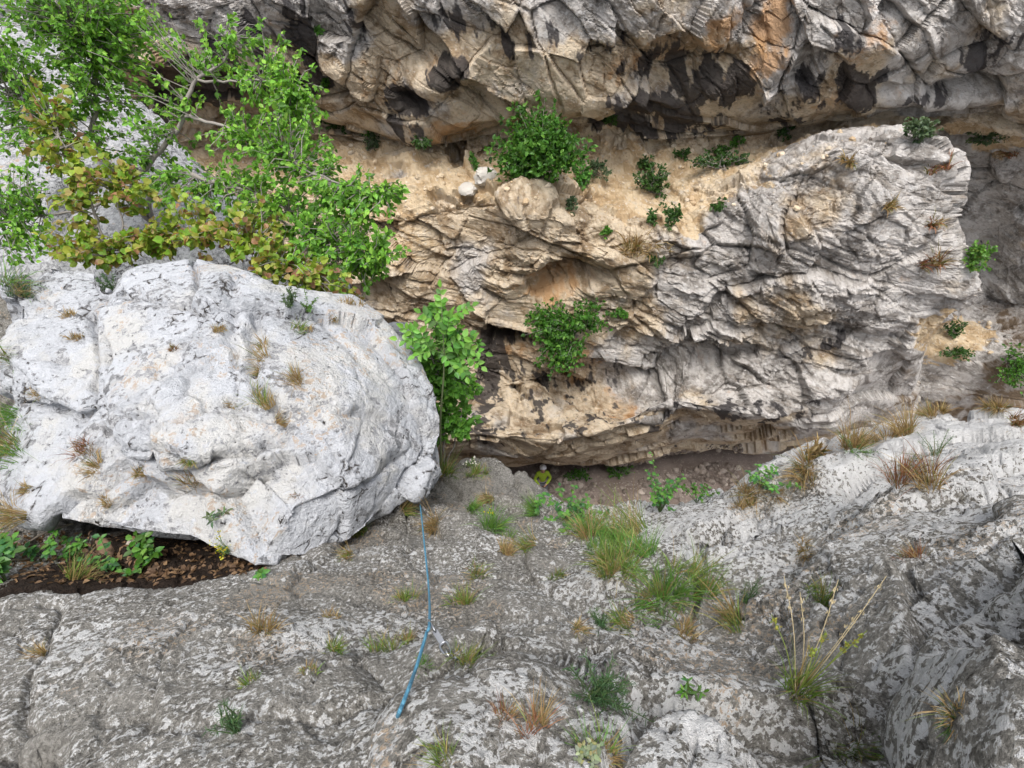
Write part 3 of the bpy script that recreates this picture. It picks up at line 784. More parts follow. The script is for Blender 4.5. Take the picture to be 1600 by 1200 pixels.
boulder = hull_rock('boulder', [
 H((185,425,4.3),(215,408,4.4),(300,403,4.5),(370,430,4.5),(430,468,4.35),(150,480,4.1),(155,560,3.9),(160,640,3.6),(200,708,3.32),(300,715,3.22),(400,690,3.35),(425,560,3.8),(200,430,5.6),(400,470,5.6),(300,650,5.4)),
 H((0,520,4.3),(12,440,4.6),(80,408,4.8),(150,425,4.8),(175,470,4.4),(28,545,4.05),(58,622,3.8),(120,650,3.7),(168,632,3.75),(5,600,4.1),(100,500,5.6),(60,600,5.2)),
 H((42,690,4.0),(35,760,3.8),(48,800,3.65),(110,808,3.5),(165,830,3.35),(205,830,3.32),(285,836,3.34),(335,850,3.26),(335,760,3.32),(300,700,3.5),(170,650,3.75),(90,645,3.9),(100,750,5.0),(250,760,5.2)),
 H((430,462,4.45),(520,478,4.6),(548,468,4.7),(612,526,4.55),(656,568,4.45),(686,612,4.35),(697,680,4.22),(682,724,4.02),(656,772,3.92),(606,812,3.72),(545,854,3.46),(470,880,3.22),(400,884,3.10),(340,862,3.18),(280,840,3.30),
   (330,700,3.3),(400,600,3.58),(425,500,4.1),(520,650,3.5),(565,750,3.4),(450,800,3.1),(560,560,5.8),(640,700,5.1),(500,760,5.2)),
 H((672,655,4.45),(700,742,4.3),(680,770,4.2),(650,784,4.12),(684,700,4.6),(640,700,4.4),(640,720,4.9)),
 H((60,640,3.92),(160,665,3.70),(100,690,3.80),(38,665,4.05),(172,600,3.82),(60,600,3.95),(150,705,3.62),(100,650,5.0)),
 H((110,640,3.85),(130,600,3.95),(300,722,3.34),(200,730,3.5),(380,740,3.25),(150,560,4.1),(300,560,4.0),(480,560,4.1),(140,770,3.7),(250,770,3.55),(330,800,3.4),(450,820,3.4),(560,770,3.7),(160,660,3.85),(300,700,3.6),(420,690,3.6),(200,720,5.2),(480,720,5.2),(240,826,3.5),(310,838,3.38),(360,846,3.3)),
], 0.0155, M_BOULDER, 1.0, 300, 0.05, smooth=12, carves=[
 ([(140,480),(168,560),(150,600),(168,660)], 0.08, 6, 0), ([(150,655),(205,712),(300,718),(390,700),(470,668)], 0.05, 7, 0.05), ([(20,560),(60,625),(120,652),(170,640)], 0.07, 7, 0.05),
 ([(402,480),(400,560),(408,610),(450,668)], 0.09, 7, 0), ([(365,430),(372,520),(370,600)], 0.06, 6, 0), ([(282,725),(310,760),(345,800)], 0.06, 6, 0), ([(520,650),(560,640),(640,668)], 0.05, 7, 0),
 ([(330,640),(440,650),(540,620)], 0.04, 6, 0.03), ([(420,800),(500,790),(600,740),(660,680)], 0.05, 7, 0.04), ([(150,440),(190,450),(215,440)], 0.06, 8, 0), ([(480,480),(560,560),(640,600)], 0.04, 6, 0)])
tag(boulder, 'huge pale grey boulder overhanging the dark hollow on the left', 'boulder')
def low(x, y, z): return (x, y, z)
outcrop = hull_rock('rock_outcrop', [
 H((-400,-200,9.0),(40,-40,9.4),(130,65,9.0),(220,180,8.5),(330,288,8.0),(440,372,7.5),(-400,300,6.9),(-100,330,6.7),(100,420,6.6),(300,470,6.6),(450,470,6.7),(-400,600,6.4),(300,640,6.8)) + [low(-10,10,7), low(-3.2,8.8,7), low(-9,6,7)],
 H((380,400,7.4),(445,378,7.3),(545,415,6.9),(600,470,6.6),(628,555,6.4),(640,640,6.3),(400,560,6.4),(480,470,6.6),(600,740,6.6)) + [low(-2.6,7.6,8), low(-3.4,8.4,8)],
], 0.052, M_BOULDER, 1.5, 400, -0.55)
tag(outcrop, 'pale rock outcrop behind the leafy tree at upper left', 'rock')
nearrock = hull_rock('rock_block', [
 H((1680,830,1.25),(1640,890,1.12),(1605,945,1.05),(1578,1010,1.0),(1562,1060,0.96),(1518,1140,0.92),(1495,1215,0.90),(1680,1000,0.85),(1640,1215,0.72),(1840,900,1.0),(1840,1300,0.7),(1495,1330,0.86)) + [low(1.7,0.9,16.1), low(1.05,0.5,16.2), low(1.7,-0.3,16.2), low(0.9,-0.1,16.3)],
], 0.009, M_SLAB, 0.55, 500, 0.22, gain=0.85)
tag(nearrock, 'lichen covered grey rock closest to the viewer in the bottom right corner', 'rock')

knob = hull_rock('rock_block', [
 H((608,1140,1.30),(636,1106,1.33),(690,1086,1.36),(740,1090,1.38),(775,1112,1.33),(588,1200,1.17),(596,1250,1.1),(770,1240,1.08),(790,1160,1.2),(700,1150,1.14)) + H((640,1130,1.75),(740,1110,1.75),(620,1200,1.6),(780,1180,1.6)),
], 0.009, M_SLAB, 0.45, 520, 0.25, gain=1.0)
tag(knob, 'rock knob at the bottom edge that hides the near end of the rope', 'rock')
bpy.context.view_layer.update()
DG = bpy.context.evaluated_depsgraph_get()
ROCK = {'far_cliff', 'rock_slope', 'boulder', 'rock_outcrop', 'rock_block', 'gravel_floor'}
CAMP = Vector((0, 0, CAMZ))
def surf(px, py):
    """the rock that the direction of this pixel meets: point, normal, depth"""
    d = Vector(rayd(px, py)); k = d.length; o = CAMP.copy()
    hit, loc, nor, idx, ob, mx = scene.ray_cast(DG, o, d.normalized())
    if not hit: return Vector(pt(px, py, 12)), Vector((0, 0, 1)), 12.0
    if nor.dot(d) > 0: nor = -nor
    return loc, nor, (loc - o).length / k
def down(x, y, z=40.0):
    hit, loc, nor, idx, ob, mx = scene.ray_cast(DG, Vector((x, y, z)), Vector((0, 0, -1)))
    return loc if hit else Vector((x, y, 0))

# ------------------------------------------------------------------ vegetation: building blocks
rng = np.random.default_rng(7)
random.seed(7)
def reseed(label):
    global rng
    rng = np.random.default_rng(zlib.crc32(label.encode()))     # each plant keeps its own chance
LEAF_T = np.array([[0,4,1],[0,1,6],[1,4,5],[1,5,2],[1,2,7],[1,7,6],[2,5,3],[2,3,7]])
def leaf_points(shape='ovate', fold=0.22, curl=0.25):
    w1, w2 = {'ovate': (0.30, 0.26), 'round': (0.40, 0.38), 'lance': (0.15, 0.13), 'lobed': (0.34, 0.22), 'needle': (0.05, 0.04)}[shape]
    return np.array([[0,0,0],[0,.34,-.02],[0,.68,-.06*curl*4],[0,1,-.16*curl*4],
                     [w1,.30,fold*w1],[w2,.66,fold*w2-.08*curl],[-w1,.30,fold*w1],[-w2,.66,fold*w2-.08*curl]], float)
def unit(v): return v / (np.linalg.norm(v, axis=-1, keepdims=True) + 1e-9)
def place_leaves(base, pos, d, nrm, size):
    """copies the leaf points to each position with its own direction and face normal"""
    y = unit(d); x = unit(np.cross(y, nrm)); z = np.cross(x, y)
    V = (base[None, :, 0:1] * x[:, None] + base[None, :, 1:2] * y[:, None] + base[None, :, 2:3] * z[:, None]) * size[:, None, None] + pos[:, None]
    return V
def leaves_mesh(name, base, pos, d, nrm, size, col):
    V = place_leaves(base, pos, d, nrm, size)
    n, k = V.shape[:2]
    F = (LEAF_T[None] + (np.arange(n) * k)[:, None, None]).reshape(-1, 3)
    return mesh_np(name, V.reshape(-1, 3), F, smooth=False, cols=np.repeat(col, k, 0))
def pick_cols(pal, n, jit=0.18):
    pal = np.array(pal, float); w = pal[:, 3] / pal[:, 3].sum()
    c = pal[rng.choice(len(pal), n, p=w), :3] * (1 + rng.normal(0, jit, (n, 1)))
    return np.clip(c, 0.004, 0.9)
LEAFMESH = {}
def leaf_proto(shape, col, k):
    key = (shape, k, tuple(np.round(col, 3)))
    if key not in LEAFMESH:
        me = mesh_np('leaf', leaf_points(shape, 0.18 + 0.12 * k, 0.15 + 0.1 * k), LEAF_T, smooth=False, cols=np.repeat(np.array([col]), 8, 0))
        me.materials.append(M_LEAF); LEAFMESH[key] = me
    return LEAFMESH[key]
G_TREE = [(0.125,0.30,0.035,4),(0.18,0.40,0.05,4),(0.27,0.49,0.07,2.8),(0.075,0.19,0.025,2)]
G_SMOKE = [(0.24,0.34,0.04,5),(0.31,0.34,0.055,3.4),(0.31,0.24,0.08,2.0),(0.31,0.17,0.09,1.3),(0.16,0.30,0.03,3.4)]
G_ASH = [(0.12,0.31,0.045,4),(0.18,0.39,0.06,3),(0.08,0.21,0.03,2.2)]
G_BUSH = [(0.055,0.16,0.02,4),(0.085,0.22,0.03,3),(0.035,0.095,0.015,2),(0.13,0.28,0.04,1)]
G_DARK = [(0.04,0.10,0.02,3),(0.06,0.14,0.03,2),(0.08,0.14,0.05,1)]
G_GREYG = [(0.09,0.14,0.07,3),(0.13,0.19,0.10,2),(0.06,0.11,0.05,2)]
G_SEED = [(0.08,0.23,0.04,3),(0.12,0.30,0.05,2),(0.05,0.15,0.025,2)]
G_GRASS = [(0.11,0.20,0.035,4),(0.17,0.26,0.05,3),(0.22,0.22,0.06,1.5),(0.34,0.25,0.11,2)]
G_LUSH = [(0.085,0.21,0.035,4),(0.13,0.28,0.05,3),(0.20,0.26,0.06,1)]
G_DRY = [(0.36,0.26,0.12,4),(0.28,0.18,0.08,3),(0.44,0.34,0.18,2),(0.14,0.17,0.05,1.5)]
G_RUST = [(0.22,0.09,0.05,3),(0.30,0.14,0.07,2),(0.16,0.15,0.05,1.5)]
G_FERN = [(0.06,0.13,0.055,3),(0.09,0.18,0.08,3),(0.12,0.21,0.07,1)]
G_YEL = [(0.62,0.52,0.03,3),(0.50,0.48,0.05,2)]
BARK_C = (0.27, 0.245, 0.22)

def finish_plant(root, label, cat, group, stems, base_shape, pos, d, nrm, size, col, nparts=0, stem_col=BARK_C, foliage_name='foliage', part_scale_min=0.0):
    """stems: list of (points, radii, sides); leaves: up to nparts as objects of their own, the rest as one foliage part"""
    o3 = np.array(root.location)
    if stems:
        bg = Bag()
        for pts, r, sides in stems: bg.tube([np.array(q) - o3 for q in pts], r, stem_col, sides)
        add('stems', bg.mesh('stems'), M_BARK, root)
    n = len(pos)
    if n:
        order = np.argsort(np.linalg.norm(pos - np.array([0, 0, CAMZ]), axis=1) - rng.random(n) * 0.6)   # nearest first
        ip = order[:nparts]; ir = order[nparts:]
        if len(ir):
            f = add(foliage_name, leaves_mesh(foliage_name, leaf_points(base_shape), pos[ir] - o3, d[ir], nrm[ir], size[ir], col[ir]), M_LEAF, root)
            f['kind'] = 'stuff'
        for i in ip:
            cq = np.round(col[i] / 0.04) * 0.04 + 0.012
            o = bpy.data.objects.new('leaf', leaf_proto(base_shape, cq, int(rng.integers(3))))
            COL.objects.link(o); o.parent = root
            y = unit(d[i]); x = unit(np.cross(y, nrm[i])); z = np.cross(x, y)
            R = Matrix((( x[0], y[0], z[0]), (x[1], y[1], z[1]), (x[2], y[2], z[2]))).to_4x4()
            o.matrix_local = Matrix.Translation(Vector(pos[i] - o3)) @ R @ Matrix.Scale(float(size[i]), 4)
    tag(root, label, cat, group)
    return root
def rand_dirs(n): return unit(rng.normal(0, 1, (n, 3)))
def twigs_to_leaves(tips, starts, per, leaf, spread=0.8, droop=0.15, up=(0, -0.35, 0.8)):
    """twigs from starts to tips; leaves sit along the outer part of each twig"""
    P, Dv, Nv, S = [], [], [], []
    stems = []
    for a, b in zip(starts, tips):
        L = np.linalg.norm(b - a) + 1e-6
        mid = (a + b) / 2 + rng.normal(0, 0.08, 3) * L + np.array([0, 0, 0.06 * L])
        s = [a, mid, b]
        stems.append(s)
        k = per
        u = np.sort(1 - rng.random(k) ** 1.5 * min(0.75, 0.5 / max(L, 0.4)))
        pos = ((1 - u) ** 2)[:, None] * a + (2 * u * (1 - u))[:, None] * mid + (u ** 2)[:, None] * b
        dr = unit(b - mid)
        dd = dr[None] * 0.7 + rand_dirs(k) * spread + np.array([0, 0, -droop])
        P.append(pos + rng.normal(0, 0.012, (k, 3))); Dv.append(dd)
        Nv.append(unit(np.array(up)[None] + rng.normal(0, 0.45, (k, 3))))
        S.append(leaf * np.clip(rng.normal(1, 0.22, k), 0.5, 1.5))
    return np.concatenate(P), np.concatenate(Dv), np.concatenate(Nv), np.concatenate(S), stems

def crown_plant(name, label, cat, limbs, clusters, pal, leaf, shape, per, nparts, base, boost=1.0, wide=1.0, group=None):
    reseed(label)
    """limbs: 3-D polylines with radii; clusters: (px, py, depth, rx px, ry px, twigs)"""
    root = empty(name, base)
    o3 = np.array(base)
    samples = []
    for k, (pp, r0, r1) in enumerate(limbs):
        sp = spline(pp, max(6, 4 * len(pp)))
        rr = np.linspace(r0, r1, len(sp))
        sp = [q + rng.normal(0, 0.012, 3) * (1 if 0 < i < len(sp) - 1 else 0) for i, q in enumerate(sp)]
        V, F = tube_arrays([q - o3 for q in sp], rr, 8)
        nm = 'trunk' if k == 0 else 'branch'
        add(nm, mesh_np(nm, V, F, cols=np.repeat(np.array([BARK_C]), len(V), 0)), M_BARK, root)
        samples += [q for q in sp[1:]]
    samples = np.array(samples)
    tips, starts = [], []
    for px, py, t, rx, ry, nt in clusters:
        c = np.array(pt(px, py, t)); sx, sy = rx * wide * t / FPX, ry * wide * t / FPX
        for _ in range(int(nt * boost)):
            v = unit(rng.normal(0, 1, 3)) * rng.random() ** (1 / 3)
            tip = c + np.array([1, 0, 0]) * v[0] * sx + np.array([0, S45, C45]) * v[1] * sy + np.array([0, C45, -S45]) * v[2] * 0.5 * (sx + sy)
            dist = np.linalg.norm(samples - tip, axis=1)
            s0 = samples[np.argmin(dist + rng.random(len(dist)) * 0.15)]
            if np.linalg.norm(s0 - tip) > 1.1: s0 = tip + (s0 - tip) * 0.45
            tips.append(tip); starts.append(s0)
    P, Dv, Nv, S, st = twigs_to_leaves(tips, starts, per, leaf)
    stems = [(s, [0.0065, 0.0045, 0.002], 4) for s in st]
    return finish_plant(root, label, cat, group, stems, shape, P, Dv, Nv, S, pick_cols(pal, len(P)), nparts)

def shrub(name, label, cat, px, py, w, h, n_leaf, pal, leaf, shape='ovate', lift=0.45, hang=0.0, nparts=0, group=None, dens=1.0, back=0.35):
    reseed(label)
    """a bush rooted where the pixel meets the rock; w and h are its extent in the picture"""
    loc, nor, t = surf(px, py)
    base = np.array(loc); k = t / FPX
    root = empty(name, loc)
    c = base + np.array(nor) * min(w, h) * k * 0.30 + np.array([0, 0, 1]) * h * k * lift * 0.3 + np.array([0, 0, -1]) * h * k * hang
    per = 7
    nt = max(4, int(n_leaf / per))
    tips, starts = [], []
    sub = [unit(rng.normal(0, 1, 3)) * 0.55 for _ in range(7)]
    for _ in range(nt):
        v = sub[rng.integers(7)] + unit(rng.normal(0, 1, 3)) * rng.random() ** 0.5 * 0.55
        tip = c + np.array([1, 0, 0]) * v[0] * w * k / 2 + np.array([0, S45, C45]) * v[1] * h * k / 2 + np.array([0, C45, -S45]) * v[2] * min(w, h) * k * back
        tips.append(tip); starts.append(base * 0.55 + tip * 0.45 + rng.normal(0, 0.1, 3) * w * k * 0.2)
    P, Dv, Nv, S, st = twigs_to_leaves(tips, starts, per, leaf)
    r = 0.010 * max(0.3, min(1.5, w * k))
    stems = [(s, [r * 0.7, r * 0.5, r * 0.25], 4) for s in st[:60]] + [([base - np.array(nor) * 0.03, (base + q) / 2 + rng.normal(0, 0.05, 3) * w * k, q], [r * 1.6, r * 1.2, r * 0.7], 5) for q in starts[:10]]
    return finish_plant(root, label, cat, group, stems, shape, P, Dv, Nv, S, pick_cols(pal, len(P)), nparts)

def blades(n, length, width, base_r, up, side, pal, droop=0.9, stiff=0.5, dry_tip=0.25):
    """grass blades: 3-segment ribbons that lean out and droop"""
    ang = rng.random(n) * 2 * math.pi
    rad = np.sqrt(rng.random(n)) * base_r
    a = unit(side); b = np.cross(up, a)
    out = np.cos(ang)[:, None] * a + np.sin(ang)[:, None] * b
    p0 = out * rad[:, None] * np.array([1, 1, 1])
    L = length * np.clip(rng.normal(0.75, 0.33, n), 0.2, 1.6)
    lean = np.clip(rng.normal(0.45, 0.28, n), 0.02, 1.2)
    d0 = unit(up[None] * 1.0 + out * lean[:, None] * stiff + rng.normal(0, 0.12, (n, 3)))
    pts = [p0]; d = d0
    for s in range(3):
        pts.append(pts[-1] + d * (L / 3)[:, None])
        d = unit(d + out * (0.35 * lean)[:, None] + np.array([0, 0, -1])[None] * (droop * lean * (0.3 + 0.3 * s))[:, None])
    w = width * np.clip(rng.normal(1, 0.25, n), 0.5, 1.6)
    sd = unit(np.cross(d0, rng.normal(0, 1, (n, 3))))
    V = np.zeros((n, 8, 3)); ws = (1.0, 0.9, 0.65, 0.12)
    for s in range(4):
        V[:, 2 * s] = pts[s] - sd * (w * ws[s] / 2)[:, None]
        V[:, 2 * s + 1] = pts[s] + sd * (w * ws[s] / 2)[:, None]
    F = np.array([[0,1,3,2],[2,3,5,4],[4,5,7,6]])
    F = (F[None] + (np.arange(n) * 8)[:, None, None]).reshape(-1, 4)
    c = np.repeat(pick_cols(pal, n)[:, None], 8, 1)
    tip = np.array([0.34, 0.26, 0.12])
    c[:, 6:] = c[:, 6:] * (1 - dry_tip) + tip * dry_tip
    return V.reshape(-1, 3), F, c.reshape(-1, 3)
def grass(label, px, py, w, pal=None, n=None, tall=1.0, cat='grass', name='grass_tuft', group=None, width=None, clumps=1):
    reseed(label)
    loc, nor, t = surf(px, py)
    k = t / FPX; size = w * k
    n = n or int(np.clip(110 + size * 750, 110, 520))
    nv = np.array(nor)
    up = unit(np.array([0, 0, 1.0]) * 0.75 + nv * 0.6 + rng.normal(0, 0.15, 3))
    fall = unit(nv * np.array([1, 1, 0.1]) + 1e-4)
    bg = Bag()
    kc = int(rng.integers(3, 6))
    for c in range(kc):
        sc = rng.uniform(0.45, 1.15) if c else 1.0
        off = rng.normal(0, 0.24, 3) * size * np.array([1.3, 1, 0.6]) if c else np.zeros(3)
        off -= nv * np.dot(off, nv) + nv * 0.012
        lean = unit(up + fall * rng.uniform(0, 0.5) + rng.normal(0, 0.22, 3))
        pl = (pal or G_GRASS) if rng.random() > 0.3 else G_DRY
        V, F, C = blades(max(12, int(n * sc / kc * 1.3)), size * 0.85 * tall * sc, width or (0.0008 * t + 0.0009), size * 0.15 * sc + 0.008, lean, np.cross(lean, [0.3, 0.9, 0.1]), pl, droop=rng.uniform(0.7, 1.7), stiff=rng.uniform(0.5, 1.2))
        bg.add(V + off, F, C)
    o = add(name, bg.mesh(name, smooth=False), M_GRASS, loc=loc)
    return tag(o, label, cat, group)
def feathery(label, px, py, w, h, pal=None, name='feathery_plant', cat='plant', n_st=14, flower=None):
    reseed(label)
    """thin stalks set with needle leaves"""
    loc, nor, t = surf(px, py)
    k = t / FPX
    up = unit(np.array([0, 0, 1.0]) + np.array(nor) * 0.5)
    root = empty(name, loc)
    P, Dv, Nv, S, stems = [], [], [], [], []
    base = np.array(loc)
    heads = []
    for s in range(n_st):
        o = rng.normal(0, 0.30, 3); o -= up * np.dot(o, up)
        tip = base + up * h * k * rng.uniform(0.5, 1.15) + o * w * k
        mid = (base + tip) / 2 + rng.normal(0, 0.05, 3) * h * k
        stems.append(([base + o * 0.1 * w * k - np.array(nor) * 0.015, mid, tip], [0.0022, 0.0018, 0.001], 4)); heads.append(tip)
        m = 26
        u = rng.random(m) ** 0.7
        pos = ((1 - u) ** 2)[:, None] * base + (2 * u * (1 - u))[:, None] * mid + (u ** 2)[:, None] * tip
        P.append(pos); Dv.append(unit(unit(tip - base)[None] * 0.7 + rand_dirs(m))); Nv.append(rand_dirs(m)); S.append(np.full(m, max(0.02, h * k * 0.16)))
    P, Dv, Nv, S = map(np.concatenate, (P, Dv, Nv, S))
    finish_plant(root, label, cat, None, stems, 'lance' if t > 4 else 'needle', P, Dv, Nv, S, pick_cols(pal or G_FERN, len(P)), 0, (0.09, 0.14, 0.05))
    if flower:
        hp = np.array(heads); hp = np.repeat(hp, 6, 0) + rng.normal(0, 0.010, (len(hp) * 6, 3))
        f = add('flower_head', leaves_mesh('flower_head', leaf_points('round'), hp - base, rand_dirs(len(hp)), rand_dirs(len(hp)), np.full(len(hp), max(0.012, 0.004 * t)), pick_cols(flower, len(hp), 0.1)), M_LEAF, root)
        f['kind'] = 'stuff'
    return root
def seedling(label, px, py, w, n_st, leaf, pal=G_SEED, name='seedling', cat='plant', shape='ovate', h=None, group=None):
    reseed(label)
    """a few stalks, each with a spray of broad leaves; every leaf is a part"""
    loc, nor, t = surf(px, py); k = t / FPX; base = np.array(loc)
    root = empty(name, loc)
    P, Dv, Nv, S, stems = [], [], [], [], []
    for s in range(n_st):
        o = rng.normal(0, 0.33, 3) * w * k; o[2] = abs(o[2]) * 0.3
        tip = base + o + np.array([0, 0, 1]) * (h or w * 0.6) * k * rng.uniform(0.6, 1.1)
        mid = base * 0.4 + tip * 0.6 + np.array([0, 0, 0.1]) * w * k
        stems.append(([base - np.array(nor) * 0.02, mid, tip], [0.003, 0.0025, 0.0015], 4))
        m = 8
        u = np.linspace(0.45, 1, m)
        pos = ((1 - u) ** 2)[:, None] * base + (2 * u * (1 - u))[:, None] * mid + (u ** 2)[:, None] * tip
        a = np.arange(m) * 2.4 + rng.random() * 6
        P.append(pos); Dv.append(np.stack([np.cos(a), np.sin(a), np.full(m, 0.15)], 1)); Nv.append(unit(np.array([0, -0.3, 1]) + rng.normal(0, 0.2, (m, 3)))); S.append(leaf * rng.uniform(0.6, 1.2, m))
    P, Dv, Nv, S = map(np.concatenate, (P, Dv, Nv, S))
    return finish_plant(root, label, cat, group, stems, shape, P, Dv, Nv, S, pick_cols(pal, len(P)), len(P), (0.10, 0.16, 0.05))

# ------------------------------------------------------------------ vegetation: the tree, the smoke bush and the sapling beside the boulder
def L3(*pp): return [pt(*c) for c in pp]
tb = surf(232, 345)[0]
tb = Vector(pt(235, 345, max(5.6, surf(235, 345)[2] + 0.03)))
crown_plant('leafy_tree', 'green leafy tree with pale crooked limbs growing on the outcrop behind the boulder', 'tree',
 [([tuple(tb)] + L3((205,300,6.0),(240,245,5.85),(288,182,5.7),(306,122,5.6),(348,100,5.5),(366,58,5.4)), 0.036, 0.009),
  ([tuple(tb)] + L3((235,300,6.1),(270,268,5.8),(330,285,5.6),(390,300,5.4),(450,330,5.2)), 0.035, 0.008),
  ([tuple(tb)] + L3((180,280,6.1),(148,215,5.8),(150,150,5.7),(146,75,5.5),(110,30,5.4)), 0.035, 0.010),
  (L3((288,182,5.7),(330,190,5.5),(400,220,5.3),(470,260,5.1),(540,290,5.0),(600,300,4.95)), 0.018, 0.004),
  (L3((306,122,5.6),(350,130,5.5),(410,125,5.4),(460,140,5.3)), 0.014, 0.004),
  (L3((390,300,5.4),(450,350,5.2),(520,380,5.1),(590,405,5.0)), 0.014, 0.004),
  (L3((148,215,5.8),(90,200,5.6),(40,160,5.5),(-30,120,5.4)), 0.018, 0.005),
  (L3((205,300,6.0),(120,330,5.7),(50,340,5.5),(-30,360,5.4)), 0.018, 0.005)],
 [(50,30,5.3,120,60,46),(150,30,5.4,80,50,34),(20,110,5.3,80,60,30),(140,110,5.5,70,50,20),(190,60,5.5,40,60,12),(70,210,5.5,60,40,8),(20,270,5.4,40,60,12),(15,360,5.3,40,50,14),
  (330,90,5.6,60,40,7),(400,90,5.4,60,40,9),(440,140,5.3,50,45,12),(460,210,5.2,45,45,14),(420,190,5.4,50,40,9),(380,250,5.4,60,40,10),(440,280,5.2,60,40,14),(510,290,5.1,50,40,12),
  (560,310,5.0,50,30,10),(605,300,4.95,32,12,4),(480,340,5.1,60,35,13),(540,370,5.0,60,40,16),(580,400,5.0,40,25,8),(500,405,5.0,50,30,12),(470,170,5.2,25,40,6),(330,300,5.6,60,40,7),
  (220,220,5.8,60,40,8),(270,160,5.8,60,40,6),(200,150,5.6,50,60,8),(270,310,5.6,50,30,6),(400,340,5.4,50,30,7),(560,430,5.1,30,25,5)],
 G_TREE, 0.052, 'ovate', 14, 300, tb, boost=4.6, wide=1.40)
sb = Vector(pt(165, 405, 5.2))
crown_plant('smoke_bush', 'bush with orange tinged yellow green leaves spread along the top of the boulder', 'bush',
 [([tuple(sb)] + L3((160,385,5.15),(150,340,5.1),(120,270,5.05),(90,200,5.0)), 0.020, 0.006),
  ([tuple(sb)] + L3((200,395,5.1),(260,375,5.05),(330,370,5.0),(400,385,4.95),(470,420,4.9)), 0.018, 0.005),
  ([tuple(sb)] + L3((190,360,5.1),(185,310,5.05),(200,280,5.0)), 0.012, 0.005)],
 [(78,165,5.0,32,34,8),(60,215,5.0,28,26,5),(100,235,5.0,38,30,8),(140,265,4.95,50,30,10),(165,295,4.95,60,30,12),(120,330,5.0,40,26,6),(110,378,4.95,40,22,9),(160,395,4.9,60,18,12),(215,375,4.95,50,26,11),
  (285,325,5.0,34,30,6),(260,375,4.95,48,24,9),(310,365,4.9,45,26,9),(355,370,4.9,40,26,8),(400,345,4.95,42,28,8),(410,395,4.85,45,24,9),(455,425,4.8,46,26,11),(510,445,4.8,42,22,10),(540,460,4.8,26,14,4),(430,440,4.8,34,16,5),(215,310,4.95,24,30,4)],
 G_SMOKE, 0.062, 'round', 11, 300, sb, boost=2.4, wide=1.3)

def ash_sapling():
    b = Vector(pt(690, 742, 5.45))
    root = empty('ash_sapling', b); o3 = np.array(b)
    stem = spline(L3((690,742,5.45),(688,660,4.95),(694,570,4.5),(690,480,4.12)), 16)
    bg = Bag(); bg.tube([q - o3 for q in stem], np.linspace(0.012, 0.004, 16), (0.16, 0.19, 0.09), 6)
    P, Dv, Nv, S = [], [], [], []
    for px, py, t, ang, L in ((690,474,4.15,95,60),(676,500,4.2,150,55),(722,486,4.2,25,50),(700,512,4.2,80,40),(645,535,4.3,170,70),(665,550,4.35,200,50),(735,545,4.35,-15,70),(715,535,4.3,30,60),(742,560,4.4,-40,50),
                              (640,520,4.3,150,40),(700,560,4.4,-60,60),(660,530,4.3,120,50),(725,570,4.4,-70,50)):
        a = math.radians(ang); k = t / FPX; L *= 0.82; px = 690 + (px - 690) * 0.9
        tip = np.array(pt(px + 0.5 * L * math.cos(a), py - 0.5 * L * math.sin(a), t - 0.05)); st = np.array(pt(px - 0.5 * L * math.cos(a), py + 0.5 * L * math.sin(a), t + 0.05))
        j = stem[int(np.argmin([np.linalg.norm(np.array(q) - st) for q in stem]))]
        bg.tube([np.array(j) - o3, st - o3, tip - o3], [0.004, 0.003, 0.0015], (0.14, 0.24, 0.06), 4)
        ax = unit(tip - st); nr = unit(np.array([0, -0.55, 0.8]) + rng.normal(0, 0.15, 3)); sd = unit(np.cross(ax, nr))
        for q in range(4):
            u = 0.2 + 0.2 * q
            for sg in (-1, 1):
                P.append(st + (tip - st) * u); Dv.append(unit(ax * 0.7 + sd * sg + rng.normal(0, 0.22, 3))); Nv.append(unit(nr + rng.normal(0, 0.25, 3))); S.append(0.082 * (1 - 0.3 * abs(u - 0.5)) * rng.uniform(0.7, 1.15))
        P.append(tip); Dv.append(ax); Nv.append(nr); S.append(0.066)
    add('stem', bg.mesh('stem'), M_BARK, root)
    finish_plant(root, 'bright green ash sapling with feather shaped leaves beside the boulder', 'sapling', None, [], 'ovate', np.array(P), np.array(Dv), np.array(Nv), np.array(S), pick_cols(G_ASH, len(P), 0.1), 300)
ash_sapling()
crown_plant('bright_bush', 'bright green small leaved bush under the ash sapling at the right edge of the boulder', 'bush',
 [(L3((692,735,5.6),(695,690,5.4),(700,630,5.2),(705,580,5.0)), 0.014, 0.005), (L3((692,735,5.6),(710,690,5.4),(725,640,5.2)), 0.010, 0.004)],
 [(690,575,4.95,50,24,16),(700,610,5.05,45,24,16),(695,645,5.2,40,22,14),(715,665,5.3,34,18,11),(690,675,5.35,24,16,6),(735,605,5.0,16,16,4),(700,590,5.0,40,30,10),(655,545,4.7,30,20,8),(725,548,4.7,30,22,8),(690,515,4.5,36,26,8),(690,485,4.3,24,16,4)],
 G_ASH, 0.062, 'lobed', 14, 250, Vector(pt(692, 735, 5.6)), boost=2.2)

